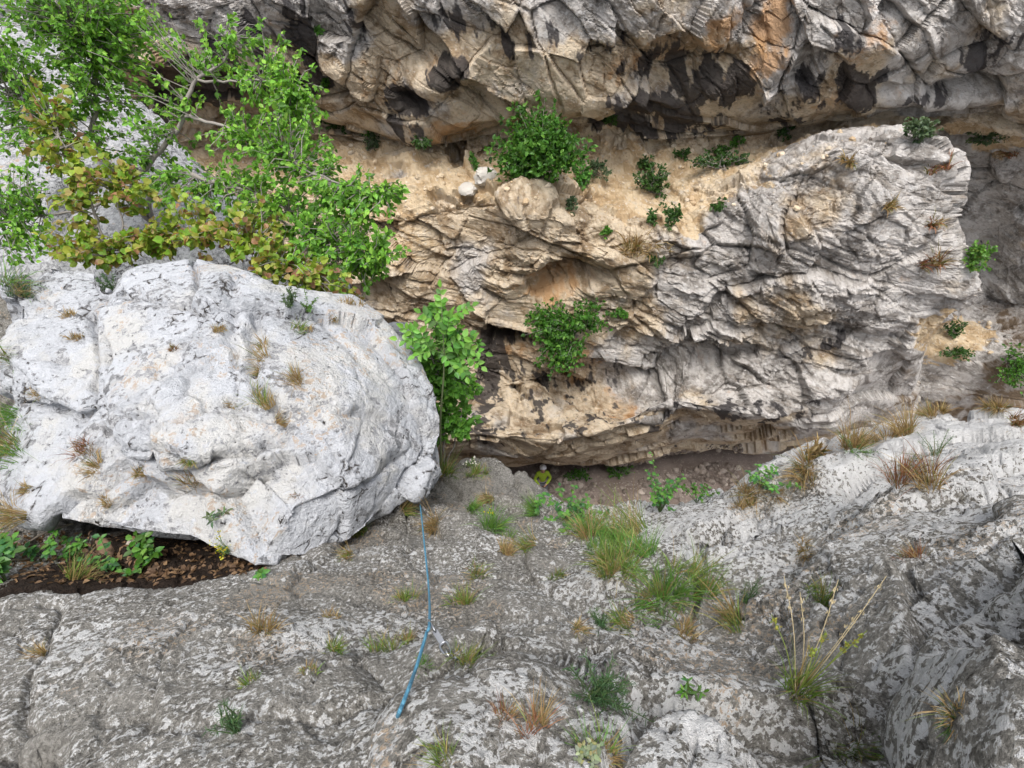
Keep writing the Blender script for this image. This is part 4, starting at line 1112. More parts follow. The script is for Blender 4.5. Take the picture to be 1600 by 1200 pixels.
# ------------------------------------------------------------------ vegetation on the far cliff
GC = 'shrubs on the sandy ledge of the far cliff'
shrub('ledge_bush', 'large dark green bush on the sandy ledge under the overhang, right part trailing down', 'bush', 850, 275, 190, 155, 4600, G_BUSH, 0.12, lift=0.2, nparts=0)
shrub('trailing_bush', 'thin bright green strand of leaves trailing from the right end of the big ledge bush', 'bush', 905, 285, 34, 60, 260, G_SEED, 0.11)
shrub('cliff_bush', 'green bush hanging from the middle of the far cliff above the climber', 'bush', 897, 515, 150, 125, 2400, G_BUSH, 0.11, lift=0.4)
shrub('cliff_bush', 'small green spray left of the bush in the middle of the far cliff', 'bush', 850, 505, 40, 50, 260, G_BUSH, 0.10)
shrub('cliff_bush', 'leafy twig reaching right from the bush in the middle of the far cliff', 'bush', 965, 492, 50, 16, 150, G_BUSH, 0.10)
shrub('cliff_bush', 'low dark green sprig below the bush in the middle of the far cliff', 'bush', 865, 566, 46, 22, 200, G_DARK, 0.10)
for lab, x, y, w, h, n, pal in (
 ('dark green shrub at the left end of the sandy ledge near the tree', 528, 200, 58, 34, 420, G_DARK),
 ('small green shrub right of the dark shrub at the left end of the ledge', 583, 212, 26, 24, 160, G_BUSH),
 ('round grey green cushion on the sand at the left of the ledge', 574, 236, 26, 28, 200, G_GREYG),
 ('dark sprig tucked under the overhang left of the big ledge bush', 658, 218, 28, 22, 160, G_DARK),
 ('small sprig beside two pale stones on the sandy ledge', 738, 262, 14, 24, 70, G_SEED),
 ('dark green sprig on the rock right of the big ledge bush', 950, 190, 26, 28, 180, G_DARK),
 ('grey green herb at the right foot of the big ledge bush', 932, 274, 32, 28, 200, G_GREYG),
 ('upper dark green shrub of the column in the middle of the sandy ledge', 1010, 262, 26, 28, 200, G_DARK),
 ('widest dark green shrub in the middle of the sandy ledge', 1022, 302, 62, 44, 520, G_DARK),
 ('lone small shrub on the sand under the black stained overhang', 1066, 243, 24, 16, 120, G_DARK),
 ('long low shrub on the sandy ramp left of the grey spur', 1125, 262, 92, 26, 480, G_DARK),
 ('small shrub above the long low shrub on the sandy ramp', 1118, 240, 40, 18, 200, G_BUSH),
 ('little bright sprig on the sandy ramp near the pale streak', 1152, 222, 18, 14, 80, G_BUSH),
 ('dark green shrub at the upper end of the sandy ramp', 1229, 207, 32, 28, 260, G_DARK),
 ('small shrub at the left foot of the grey spur', 1116, 325, 20, 20, 110, G_DARK),
 ('dark upright shrub above the straw grass on the cliff', 1044, 352, 30, 44, 260, G_DARK),
 ('small sprig left of the upright shrub on the cliff', 1020, 350, 18, 26, 100, G_DARK),
 ('little shrub below the straw grass on the cliff', 1027, 402, 18, 22, 120, G_DARK),
 ('small green herb hanging at the lip of the ledge below the big bush', 893, 328, 18, 26, 100, G_GREYG),
 ('little green herb on the pale rock brow above the cliff niche', 943, 361, 14, 14, 60, G_BUSH),
 ('grey green shrub behind the top of the grey spur', 1436, 220, 46, 40, 420, G_GREYG),
 ('wide grey green shrub at the right edge of the upper ledge', 1540, 214, 80, 28, 520, G_GREYG),
 ('dark shrub on the right sand patch, upper one', 1487, 522, 36, 24, 200, G_DARK),
 ('dark shrub on the right sand patch, lower one', 1492, 548, 36, 30, 240, G_DARK),
 ('large shaded green bush at the right edge below the sand patch', 1575, 568, 80, 70, 900, G_BUSH),
 ('yellow green moss cushion on the tip of the grey spur', 1515, 410, 44, 38, 420, G_LUSH),
 ('small plant on the upper cliff beside the black streaks', 508, 128, 18, 14, 70, G_BUSH),
 ('tiny dark plant under the first overhang at the top left', 494, 52, 12, 10, 40, G_BUSH),
 ('green shrub on the gravel beside the climber', 905, 748, 44, 18, 260, G_BUSH),
 ('dark green shrub on the gravel at the cliff foot, right of the climber', 966, 742, 40, 30, 320, G_BUSH),
):
    shrub('shrub', lab, 'shrub', x, y, w * 1.35, h * 1.35, int(n * 1.5), pal, 0.085, lift=0.5)
for lab, x, y, w, pal in (
 ('straw coloured grass hanging on the cliff below the sandy ledge, left tuft', 985, 388, 40, G_DRY), ('straw coloured grass hanging on the cliff below the sandy ledge, right tuft', 1022, 384, 36, G_DRY),
 ('reddish dry plant on the shoulder of the grey spur', 1470, 262, 30, G_RUST), ('reddish dry plant on the edge of the grey spur above the moss cushion', 1455, 352, 24, G_RUST),
 ('dry brown plant left of the moss cushion on the grey spur', 1462, 412, 36, G_RUST), ('orange dry tuft high on the face of the grey spur', 1330, 258, 20, G_DRY),
 ('orange dry tuft on the face of the grey spur below its shoulder', 1385, 325, 20, G_DRY), ('dry tuft at the right edge of the upper ledge under the wide shrub', 1580, 240, 40, G_RUST),
 ('golden dry grass where the cliff foot meets the right slope', 1275, 706, 34, G_DRY)):
    grass(lab, x, y, w, pal, n=120, name='dry_tuft', cat='grass', width=0.022)

# ------------------------------------------------------------------ vegetation on the boulder
for lab, x, y, w, pal in (
 ('dry brown grass in the vertical crack of the boulder, upper tuft', 412, 540, 40, G_DRY), ('dry brown grass in the vertical crack of the boulder, lower tuft', 405, 575, 44, G_DRY),
 ('blond grass tuft right of the boulder crack', 462, 595, 46, G_DRY), ('green and straw grass spilling down the diagonal crack of the boulder', 410, 630, 52, G_GRASS),
 ('straw grass at the lower end of the diagonal crack of the boulder', 436, 658, 40, G_DRY), ('tiny straw tuft left of the diagonal crack of the boulder', 364, 634, 20, G_DRY),
 ('small dry tuft on the upper face of the boulder', 340, 516, 18, G_DRY), ('small dry tuft at the upper left of the boulder', 104, 494, 22, G_DRY), ('small brown tuft on the left block of the boulder', 118, 528, 18, G_DRY),
 ('grass tuft on the upper right shoulder of the boulder', 470, 512, 34, G_GRASS), ('little tuft near the upper right rim of the boulder', 521, 500, 16, G_DRY), ('straw tuft at the rim under the smoke bush', 545, 474, 26, G_DRY),
 ('green tuft at the upper left corner of the boulder', 40, 462, 34, G_FERN), ('straw tuft in the joint at the left end of the boulder', 62, 618, 30, G_DRY), ('rusty tuft in the hollow of the boulder left block', 130, 705, 40, G_RUST),
 ('brown grass in the hollow of the lower left block of the boulder', 148, 735, 46, G_DRY), ('straw tuft on the left edge of the lower boulder block', 40, 765, 26, G_DRY), ('mossy tuft low on the boulder front, left of the ledge crack', 162, 785, 22, G_DRY),
 ('straw tuft under the brow of the main boulder face', 216, 742, 28, G_DRY), ('long dry grass in the slanting joint below the main boulder face', 300, 752, 40, G_DRY), ('dry tuft above the slanting joint of the boulder', 292, 722, 22, G_GRASS),
 ('tiny rusty tuft on the right lower face of the boulder', 464, 776, 18, G_RUST), ('small dry tuft in a pit of the main boulder face', 272, 545, 18, G_RUST)):
    grass(lab, x, y, w * 0.95, pal, n=150, tall=0.85)
feathery('grey green feathery plant on the top of the boulder left of centre', 178, 452, 36, 30, n_st=10)
feathery('pale feathery plant at the rim of the boulder below the smoke bush', 455, 478, 44, 34, G_GREYG, n_st=12)
feathery('yellow green feathery plant at the boulder rim right of the pale one', 480, 485, 30, 24, G_LUSH, n_st=8)
seedling('green leaf rosette on the lower face of the boulder', 340, 804, 26, 3, 0.045, G_GREYG, 'rosette_plant', 'plant', 'lance', 10)
feathery('plant with yellow flower heads hanging under the boulder lip', 356, 862, 36, 26, G_LUSH, n_st=9, flower=G_YEL)

# ------------------------------------------------------------------ vegetation in the hollow under the boulder and on the left bank
seedling('bright seedling at the far left of the hollow under the boulder', 12, 872, 60, 9, 0.065)
seedling('broad leaved seedling at the left picture edge in front of the hollow', 14, 905, 56, 6, 0.075)
seedling('seedling with light green leaves beside the dead stick in the hollow', 70, 872, 46, 7, 0.046)
seedling('green seedling in the middle left of the hollow', 130, 872, 52, 9, 0.042)
seedling('low seedling in front of the bark pieces in the hollow', 178, 888, 46, 7, 0.045)
seedling('tallest dark green seedling in the hollow under the boulder', 246, 874, 56, 10, 0.052, G_BUSH)
seedling('tiny sprout at the right end of the hollow', 408, 898, 16, 2, 0.035)
for lab, x, y, w, pal in (('long green grass left of the boulder, upper tuft', 15, 655, 70, G_LUSH), ('long green grass left of the boulder, lower tuft', 20, 700, 80, G_LUSH), ('straw and green grass at the left edge beside the boulder', 8, 560, 46, G_GRASS),
 ('dry blond grass at the left edge level with the boulder foot', 18, 805, 60, G_DRY), ('green grass at the left edge behind the boulder', 14, 440, 50, G_LUSH), ('straw grass on the slab rim in front of the hollow', 122, 905, 60, G_GRASS)):
    grass(lab, x, y, w, pal, n=160)

# ------------------------------------------------------------------ vegetation on the near slope
TUFTS = [
 ('small straw tuft on the left slab near the picture edge', 62, 1024, 34, G_DRY), ('reddish dry tuft in the middle of the left slab', 416, 985, 44, G_DRY), ('tiny tuft on the slab left of the rope', 525, 964, 20, G_DRY),
 ('green tuft on the slab above the feathery plant at lower left', 395, 1062, 26, G_GRASS), ('tiny tuft on the slab right of the lower left feathery plant', 480, 1050, 18, G_GRASS),
 ('green grass tuft on the slab close left of the rope', 610, 1015, 52, G_GRASS), ('small tuft at the rock step left of the rope', 532, 1022, 30, G_GRASS), ('small tuft beside the rope below the upper bolt', 636, 1002, 26, G_GRASS),
 ('yellowish tuft on the rock step right of the lower quickdraw', 735, 1034, 52, G_GRASS), ('small tuft under the blue rope at the rock step', 665, 1040, 24, G_LUSH), ('little tuft left of the rope halfway up', 634, 934, 24, G_GRASS),
 ('tuft right of the rope halfway up', 728, 940, 40, G_GRASS), ('tuft right of the rope below the brown soil patch', 745, 900, 34, G_GRASS), ('dry tuft at the foot of the upper quickdraw', 680, 818, 46, G_DRY), ('green tuft left of the upper quickdraw at the boulder edge', 632, 800, 34, G_GRASS),
 ('green tuft beneath the lower right rim of the boulder', 560, 838, 34, G_GRASS), ('small tuft below the boulder tip', 545, 872, 28, G_GRASS), ('grass along the rim right of the boulder', 700, 738, 50, G_GRASS), ('tuft on the brow behind the pointed rock', 740, 742, 30, G_GRASS),
 ('green tuft in the middle of the brow slope', 738, 795, 32, G_LUSH), ('dry tuft on the brow slope under the pointed rock', 760, 782, 26, G_DRY), ('low tuft below the climber on the brow', 835, 800, 36, G_LUSH), ('bright green leafy tuft left of the yellow flower', 775, 824, 52, G_LUSH),
 ('straw tuft right of the bright leafy tuft on the slope', 820, 855, 40, G_GRASS), ('dry tuft in the middle of the slope', 790, 862, 30, G_DRY), ('small tuft on the slope above the centre gully', 868, 905, 26, G_GRASS),
 ('tall grass clump in the gully below the gravel', 965, 845, 70, G_GRASS), ('long grass at the upper left of the centre gully', 920, 838, 56, G_LUSH), ('grass spilling down the middle of the centre gully', 985, 865, 62, G_LUSH), ('dry grass at the right flank of the centre gully', 940, 880, 44, G_GRASS),
 ('green clump at the foot of the centre gully', 955, 893, 46, G_GRASS), ('spiky green and straw clump right of the gully foot', 1085, 900, 70, G_GRASS), ('big dense green clump in the middle of the near slope', 1030, 940, 100, G_LUSH),
 ('dark grass right of the big dense clump', 1140, 962, 66, G_GRASS), ('small yellow tuft left of the big dense clump', 905, 985, 26, G_DRY), ('green tuft left below the big dense clump', 975, 985, 48, G_GRASS), ('thin dry tuft below the big dense clump', 1070, 995, 40, G_DRY),
 ('dark cushion of needle grass at the bottom centre', 920, 1160, 64, G_LUSH), ('reddish dry tuft at the bottom left of the needle cushion', 840, 1128, 60, G_RUST), ('dry red tuft by the white block at the bottom', 790, 1118, 34, G_RUST), ('blond tuft right of the needle cushion at the bottom', 955, 1175, 40, G_DRY),
 ('straw tuft at the crest of the right dome, left one', 1155, 792, 26, G_DRY), ('long straw tuft on the crest of the right dome', 1180, 772, 44, G_DRY), ('green and straw tuft on the crest of the right dome', 1340, 700, 56, G_GRASS), ('big blond tuft on the crest of the right dome', 1410, 678, 60, G_DRY),
 ('small straw tuft at the top right crest', 1455, 650, 34, G_DRY), ('straw tuft at the far right crest', 1560, 640, 30, G_DRY), ('dark dry tuft at the right picture edge on the crest', 1590, 665, 40, G_RUST), ('dry grass on the flank below the crest', 1250, 742, 50, G_DRY),
 ('brown dry clump in the dish of the right dome', 1450, 742, 64, G_RUST), ('straw tuft in the crack of the right dome', 1260, 865, 30, G_DRY), ('small dry tuft in the right crack above the tall stalks', 1430, 870, 34, G_RUST), ('green tuft behind the tall dry stalks', 1290, 940, 56, G_GRASS),
 ('grass in the shade beneath the nearest rock at the bottom right', 1480, 1130, 50, G_DARK), ('blurred green and straw grass at the bottom right', 1345, 1185, 80, G_GRASS), ('grass at the bottom edge left of the needle cushion', 690, 1190, 60, G_GRASS),
]
for lab, x, y, w, pal in TUFTS: grass(lab, x, y, w, pal)
feathery('feathery blue green plant at the bottom centre of the near slope', 928, 1085, 90, 90, n_st=26)
feathery('feathery green plant low on the left slab', 372, 1140, 40, 70, n_st=14)
feathery('low feathery green plant in the dish of the right dome', 1462, 712, 70, 26, n_st=16)
feathery('small feathery plant left of the gully foot tuft', 940, 978, 50, 30, n_st=12)
feathery('yellowish feathery plant on the crest of the right dome', 1335, 705, 50, 26, G_LUSH, n_st=12)
feathery('feathery green plant at the right of the dark grass', 1165, 940, 50, 46, n_st=12)
seedling('pale grey leaved little plant at the bottom edge', 915, 1185, 50, 12, 0.014, [(0.24,0.28,0.17,3),(0.32,0.30,0.13,1.5),(0.22,0.27,0.18,2)], 'sage_plant', 'plant', 'ovate', 26)
seedling('green leafy sprig at the gully mouth, left one', 885, 812, 70, 22, 0.036, G_SEED, 'leafy_herb', 'plant', 'ovate', 44)
seedling('tall bright green leafy sprig at the gully mouth beside the gravel', 1030, 800, 66, 24, 0.038, G_SEED, 'leafy_herb', 'plant', 'ovate', 60)
seedling('small leafy herb on the brow below the climber', 838, 798, 34, 5, 0.034, G_SEED, 'leafy_herb', 'plant', 'ovate', 20)
seedling('dark leafy sprig at the edge of the gravel right of the gully', 1088, 786, 50, 12, 0.036, G_BUSH, 'leafy_herb', 'plant', 'ovate', 30)
seedling('light green sprig at the edge of the right dome against the gravel', 1185, 760, 50, 12, 0.036, G_SEED, 'leafy_herb', 'plant', 'ovate', 30)
seedling('dark little sprig with a black stalk on the bottom rock', 1070, 1085, 36, 3, 0.022, G_BUSH, 'leafy_herb', 'plant', 'lance', 50)
feathery('small plant with one yellow flower on the brow slope', 772, 806, 12, 14, G_LUSH, n_st=3, flower=G_YEL)
feathery('little white flowers at the rim right of the boulder', 733, 728, 22, 14, G_LUSH, n_st=5, flower=[(0.75,0.75,0.72,1)])

def gully_grass():
    path = [(905,825),(930,840),(955,850),(975,862),(990,880),(1010,905),(1030,935),(1045,950),(1000,950),(970,900),(940,870),(1075,920)]
    loc0 = surf(970, 875)[0]; bg = Bag()
    for k in range(32):
        x, y = path[k % len(path)]; x += rng.normal(0, 20); y += rng.normal(0, 12)
        loc, nor, t = surf(x, y); nv = np.array(nor); size = rng.uniform(24, 46) * t / FPX
        up = unit(np.array([0, 0, 0.8]) + nv * 0.6 + rng.normal(0, 0.25, 3))
        V, F, C = blades(70, size, 0.0008 * t + 0.0008, size * 0.3, up, np.cross(up, [0.3, 0.9, 0.1]), G_LUSH if k % 3 else G_GRASS, droop=rng.uniform(0.6, 1.6), stiff=rng.uniform(0.5, 1.1))
        bg.add(V + np.array(loc - loc0) - nv * 0.012, F, C)
    tag(add('gully_grass', bg.mesh('gully_grass', False), M_GRASS, loc=loc0), 'strip of green grass filling the centre gully down to the rim', 'grass', kind='stuff')
gully_grass()
def litter():
    P, Nn = [], []
    for _ in range(900):
        x_, y_ = rng.uniform(0, 420), rng.uniform(835, 912)
        d_ = Vector(rayd(x_, y_)).normalized(); ob_ = scene.ray_cast(DG, CAMP, d_)[4]
        q, nn, t = surf(x_, y_)
        if ob_ is not None and ob_.name == 'rock_slope' and t > 2.75 and nn.z > 0.2 and abs(q.y - 1.75) < 0.7 and q.z < 15.35: P.append(np.array(q + nn * 0.006)); Nn.append(np.array(nn))
    P, Nn = np.array(P), np.array(Nn); n = len(P); o3 = P[0].copy()
    me = leaves_mesh('leaf_litter', leaf_points('ovate', 0.3, 0.4), P - o3, np.cross(Nn, rand_dirs(n)), unit(Nn + rng.normal(0, 0.35, (n, 3))), rng.uniform(0.02, 0.05, n), pick_cols([(0.16,0.095,0.05,3),(0.24,0.15,0.08,2),(0.10,0.06,0.035,3)], n))
    tag(add('leaf_litter', me, M_GRASS, loc=Vector(o3)), 'brown dead leaves littering the soil of the hollow under the boulder', 'leaf litter', kind='stuff')
litter()
def tall_stalks():
    loc, nor, t = surf(1245, 1085); base = np.array(loc)
    root = empty('tall_grass', loc)
    V, F, C = blades(170, 0.12, 0.0026, 0.03, np.array([0, 0.1, 1.0]), np.array([1.0, 0, 0]), G_GRASS)
    bg = Bag(); bg.add(V - np.array(nor) * 0.015, F, C); add('blades', bg.mesh('blades', False), M_GRASS, root)
    for k, (x, y, dt, kind) in enumerate(((1310,905,0.02,0),(1250,925,0.05,0),(1385,900,-0.05,0),(1340,960,0,0),(1225,900,.05,0),(1330,1000,-.05,1),(1290,985,.03,1),(1355,985,-.06,1),(1270,1010,0,1),(1205,960,.05,1))):
        tip = np.array(pt(x, y, t + dt)); b = base + rng.normal(0, 0.008, 3)
        mid = (b + tip) / 2 + np.array([0, 0, 0.03])
        col = (0.50, 0.42, 0.26) if kind == 0 else (0.20, 0.26, 0.05)
        g = Bag(); sp = spline([b - base - np.array(nor) * 0.01, mid - base, tip - base], 10); g.tube(sp, np.linspace(0.0016, 0.0009, 10), col, 5)
        st = add('stalk', g.mesh('stalk'), M_GRASS, root)
        m = 26; u = rng.uniform(0.72, 1.0, m) if kind == 0 else rng.uniform(0.8, 1.0, m)
        q = np.array([sp[min(9, int(a * 9))] for a in u]) + rng.normal(0, 0.003, (m, 3))
        ax = unit(np.array(sp[-1]) - np.array(sp[-3]))
        pal = [(0.52,0.44,0.28,1)] if kind == 0 else [(0.24,0.30,0.05,1),(0.30,0.27,0.05,1)]
        e = add('seed_head' , leaves_mesh('seed_head', leaf_points('lance' if kind == 0 else 'ovate'), q, ax[None] + rand_dirs(m) * (0.35 if kind == 0 else 1.0), rand_dirs(m), np.full(m, 0.009), pick_cols(pal, m)), M_GRASS, st)
    tag(root, 'tall grass with dry stalks and yellow green stems on the right of the near slope', 'grass')
tall_stalks()

# ------------------------------------------------------------------ stones, dead wood
def stone_mesh(name, r, seed, col, sub=2, squash=(1, 0.85, 0.65)):
    bm = bmesh.new(); bmesh.ops.create_icosphere(bm, subdivisions=sub, radius=1)
    V = np.array([v.co[:] for v in bm.verts]); F = np.array([[v.index for v in f.verts] for f in bm.faces]); bm.free()
    f, e = facets(V * 1.3 + seed * 9.1, (1, 1, 1), seed, 0.5)
    V = V * (1 + 0.35 * f + 0.25 * fbm(V + seed, 1.2, 3, seed))[:, None] * np.array(squash) * r
    return V, F
def stone(label, px, py, w, seed, col, name='stone', squash=(1, 0.85, 0.65)):
    loc, nor, t = surf(px, py); r = w * t / FPX / 2
    V, F = stone_mesh(name, r, seed, col, 3, squash)
    o = add(name, mesh_np(name, V, F, smooth=False, cols=np.repeat(np.array([col]), len(V), 0)), M_STONE, loc=loc + Vector((0, 0, r * squash[2] * 0.35)))
    o.rotation_euler = (random.uniform(-.2, .2), random.uniform(-.2, .2), random.uniform(0, 6))
    return tag(o, label, 'stone')
stone('pale angular stone on the sandy ledge against the big bush', 757, 280, 40, 3, (0.56, 0.53, 0.48))
stone('pale flat stone on the sandy ledge, lower left of its pair', 731, 298, 34, 5, (0.54, 0.51, 0.46), squash=(1.1, 0.8, 0.45))
stone('small pale stone on the soil of the hollow under the boulder', 205, 851, 16, 7, (0.42, 0.37, 0.31))
stone('pale round stone on the gravel in front of the cave', 1153, 732, 10, 9, (0.42, 0.37, 0.32))
def scatter(name, label_kind, spots, rmin, rmax, cols, mat):
    P, Fs, Cs, n0 = [], [], [], 0
    protos = [stone_mesh(name, 1, 20 + k, None, 1) for k in range(6)]
    for x, y, z in spots:
        V, F = protos[int(rng.integers(6))]
        a = rng.random() * 6.28; R = np.array(Matrix.Rotation(a, 3, 'Z') @ Matrix.Rotation(rng.random(), 3, 'X'))
        r = rmin + (rmax - rmin) * rng.random() ** 4
        P.append((V * r) @ R.T + np.array([x, y, z + r * 0.2])); Fs.append(F + n0); n0 += len(V)
        c = np.array(cols[int(rng.integers(len(cols)))]) * rng.uniform(0.8, 1.2)
        Cs.append(np.repeat(c[None], len(V), 0))
    o = add(name, mesh_np(name, np.concatenate(P), np.concatenate(Fs), smooth=False, cols=np.concatenate(Cs)), mat)
    return o
sp = []
for _ in range(2600):
    x, y = rng.uniform(0.5, 9), 13.9 - abs(rng.normal(0, 1.1))
    if y < 10.3: continue
    q = down(x, y, 1.2); sp.append((q.x, q.y, q.z))
o = scatter('loose_gravel', None, sp, 0.025, 0.17, [(0.20,0.165,0.14),(0.27,0.225,0.19),(0.34,0.29,0.25),(0.15,0.12,0.10)], M_STONE)
tag(o, 'loose grey brown gravel on the floor of the gorge', 'gravel', kind='stuff')
sp = []
for _ in range(900):
    x, y = rng.uniform(480, 1420), rng.uniform(205, 345)
    q, nn, t = surf(x, y)
    if nn.z > 0.55 and t > 13: sp.append(tuple(q))
for _ in range(120):
    q, nn, t = surf(rng.uniform(1440, 1560), rng.uniform(500, 560))
    if nn.z > 0.5 and t > 12: sp.append(tuple(q))
o = scatter('ledge_rubble', None, sp, 0.02, 0.12, [(0.56,0.45,0.31),(0.60,0.51,0.39),(0.50,0.37,0.23)], M_STONE)
tag(o, 'loose pale rubble strewn over the sandy ledge of the far cliff', 'rubble', kind='stuff')
def stick(name, label, pts, r0, r1, col, cat):
    g = Bag(); spn = spline(pts, 14); b = np.array(spn[0]); g.tube([q - b + rng.normal(0, r0 * 0.25, 3) for q in spn], np.linspace(r0, r1, 14), col, 7)
    return tag(add(name, g.mesh(name), M_BARK, loc=Vector(b)), label, cat)
def on(px, py, h=0.02):
    l, n_, t = surf(px, py); return tuple(l + n_ * h)
stick('dead_stick', 'long dead stick leaning from the hollow up under the boulder', [on(26, 862), pt(60, 838, surf(60, 850)[2] - 0.12), pt(112, 818, surf(100, 850)[2] - 0.05)], 0.010, 0.006, (0.26, 0.22, 0.18), 'stick')
stick('dead_stick', 'short thin stick lying low at the left of the hollow', [on(18, 880), on(40, 874), on(62, 872)], 0.006, 0.004, (0.24, 0.20, 0.15), 'stick')
def bark_piece(label, a, b, w, seed):
    p0, p1 = Vector(on(*a, 0.01)), Vector(on(*b, 0.03)); L = (p1 - p0).length
    n = 14; m = 6
    ax = (p1 - p0).normalized(); sd = ax.cross(Vector((0, -0.4, 1))).normalized(); up = sd.cross(ax)
    V = []
    for side in (1, 0):
        for i in range(n):
            for j in range(m):
                u, v = i / (n - 1), j / (m - 1) - 0.5
                ww = w * (0.7 + 0.5 * math.sin(3 * u + seed)) * (1 if 0 < i < n - 1 else 0.4)
                h = (0.25 - v * v) * w * 0.9 + side * 0.012 + 0.012 * math.sin(9 * u + 5 * v + seed)
                V.append(p0 + ax * (u * L) + sd * (v * ww) + up * h - p0)
    F = [(s * n * m + i * m + j, s * n * m + i * m + j + 1, s * n * m + (i + 1) * m + j + 1, s * n * m + (i + 1) * m + j) for s in (0, 1) for i in range(n - 1) for j in range(m - 1)]
    q = n * m
    for i in range(n - 1):
        for j in (0, m - 1): F.append((i * m + j, (i + 1) * m + j, q + (i + 1) * m + j, q + i * m + j))
    for j in range(m - 1):
        for i in (0, n - 1): F.append((i * m + j, i * m + j + 1, q + i * m + j + 1, q + i * m + j))
    o = add('bark_piece', mesh_np('bark_piece', np.array([tuple(v) for v in V]), F, cols=np.repeat(np.array([(0.17, 0.105, 0.065)]), len(V), 0)), M_BARK, loc=p0)
    tag(o, label, 'bark')
bark_piece('brown bark piece lying on the soil in the hollow, upper left one', (160, 848), (182, 868), 0.07, 1)
bark_piece('brown bark piece in the hollow, right of the low seedling', (200, 882), (222, 868), 0.06, 4)

# ------------------------------------------------------------------ rope and quickdraws
def carabiner(parent, name, c, axis, side, L, W, r, col):
    ax, sd = Vector(axis).normalized(), Vector(side); sd = (sd - ax * sd.dot(ax)).normalized()
    pth = []
    for k in range(25):
        a = 2 * math.pi * k / 24
        x = math.copysign(abs(math.cos(a)) ** 0.7, math.cos(a)) * L / 2; y = math.copysign(abs(math.sin(a)) ** 0.8, math.sin(a)) * W / 2 * (1.0 + 0.18 * math.cos(a))
        pth.append(Vector(c) + ax * x + sd * y)
    g = Bag(); g.tube([p for p in pth[3:]] , r, col, 8); fr = add(name, g.mesh(name), M_METAL, parent)
    g = Bag(); g.tube([pth[0], pth[1], pth[2], pth[3]], r * 0.8, tuple(x * 0.9 for x in col), 8); add('gate', g.mesh('gate'), M_METAL, fr)
def quickdraw(label, rope_pt, bolt_px, L=0.105):
    bl, bn, bt = surf(*bolt_px)
    R = Vector(rope_pt)
    root = empty('quickdraw', bl)
    r_, b_ = R - bl, bn * 0.028
    ax = (r_ - b_); tot = ax.length; ax = ax.normalized(); side = ax.cross(Vector((0.4, -0.6, 0.6)))
    cl = min(L, tot * 0.36); cw = cl * 0.55
    silver = (0.36, 0.37, 0.39)
    carabiner(root, 'bolt_carabiner', b_ + ax * (cl * 0.46), ax, side, cl, cw, 0.0038, silver)
    carabiner(root, 'rope_carabiner', r_ - ax * (cl * 0.42), ax, ax.cross(side), cl, cw, 0.0038, silver)
    s0, s1 = b_ + ax * (cl * 0.84), r_ - ax * (cl * 0.8)
    g = Bag(); sd = side.normalized(); dn = ax.cross(sd)
    V, F = [], []
    n = 6
    for i in range(n + 1):
        c = s0 + (s1 - s0) * (i / n)
        for a, b in ((-1, -1), (1, -1), (1, 1), (-1, 1)): V.append(c + sd * a * 0.0085 + dn * b * 0.0022)
    for i in range(n):
        for k in range(4): F.append((i * 4 + k, i * 4 + (k + 1) % 4, (i + 1) * 4 + (k + 1) % 4, (i + 1) * 4 + k))
    F.append((0, 1, 2, 3)); F.append((n * 4, n * 4 + 1, n * 4 + 2, n * 4 + 3))
    g.add(np.array([tuple(v) for v in V]), np.array(F), (0.20, 0.21, 0.23)); add('sling', g.mesh('sling', False), M_CLOTH, root)
    # bolt hanger: plate against the rock with an eye, and the bolt head
    u = ax - bn * ax.dot(bn); u = u.normalized() if u.length > 1e-4 else bn.orthogonal().normalized(); v = bn.cross(u)
    ring = [b_ + u * math.cos(a) * 0.014 + bn * math.sin(a) * 0.014 for a in np.linspace(0, 2 * math.pi, 13)]
    g = Bag(); g.tube(ring, 0.004, (0.6, 0.6, 0.6), 6); add('hanger', g.mesh('hanger'), M_METAL, root)
    g = Bag(); g.tube([-bn * 0.02 - u * 0.02, bn * 0.012 - u * 0.02, bn * 0.018 - u * 0.02], [0.009, 0.009, 0.003], (0.55, 0.55, 0.56), 6); add('bolt', g.mesh('bolt'), M_METAL, root)
    tag(root, label, 'quickdraw')
q1 = surf(705, 1020); Rp1t = min(q1[2] + 0.06, surf(671, 972)[2] - 0.05); Rp1 = pt(671, 972, Rp1t)
q2 = surf(662, 800); Rp2 = pt(656, 787, q2[2] - 0.05)
quickdraw('silver quickdraw clipped to the blue rope on the near slab', Rp1, (705, 1020))
quickdraw('silver quickdraw holding the blue rope at the boulder edge', Rp2, (663, 803))
T0 = min(1.58, surf(622, 1112)[2] - 0.02)
mids = []
for k in range(1, 9):
    u = k / 9; x, y = 622 + 49 * u + 3 * math.sin(3.14 * u), 1118 - 146 * u
    mids.append(pt(x, y, min(T0 + (Rp1t - T0) * u, min(surf(x + dx, y + dy)[2] for dx in (-5, 0, 5) for dy in (-6, 0, 6)) - 0.016)))
rp = [pt(600, 1180, 1.46), pt(612, 1146, 1.50), pt(622, 1118, T0)] + mids + [Rp1, pt(670, 920, min(2.62, surf(670, 920)[2] - 0.03)), pt(663, 850, min(3.2, surf(663, 850)[2] - 0.04)), Rp2, pt(650, 768, 4.45), pt(640, 758, 4.75)]
sp_ = spline(rp, 180)
g = Bag(); b0 = np.array(rp[0]); g.tube([q - b0 for q in sp_], 0.0050, (0.1, 0.3, 0.4), 8)
tag(add('climbing_rope', g.mesh('climbing_rope'), M_ROPE, loc=Vector(b0)), 'blue climbing rope running down the near slab to the boulder edge', 'rope')

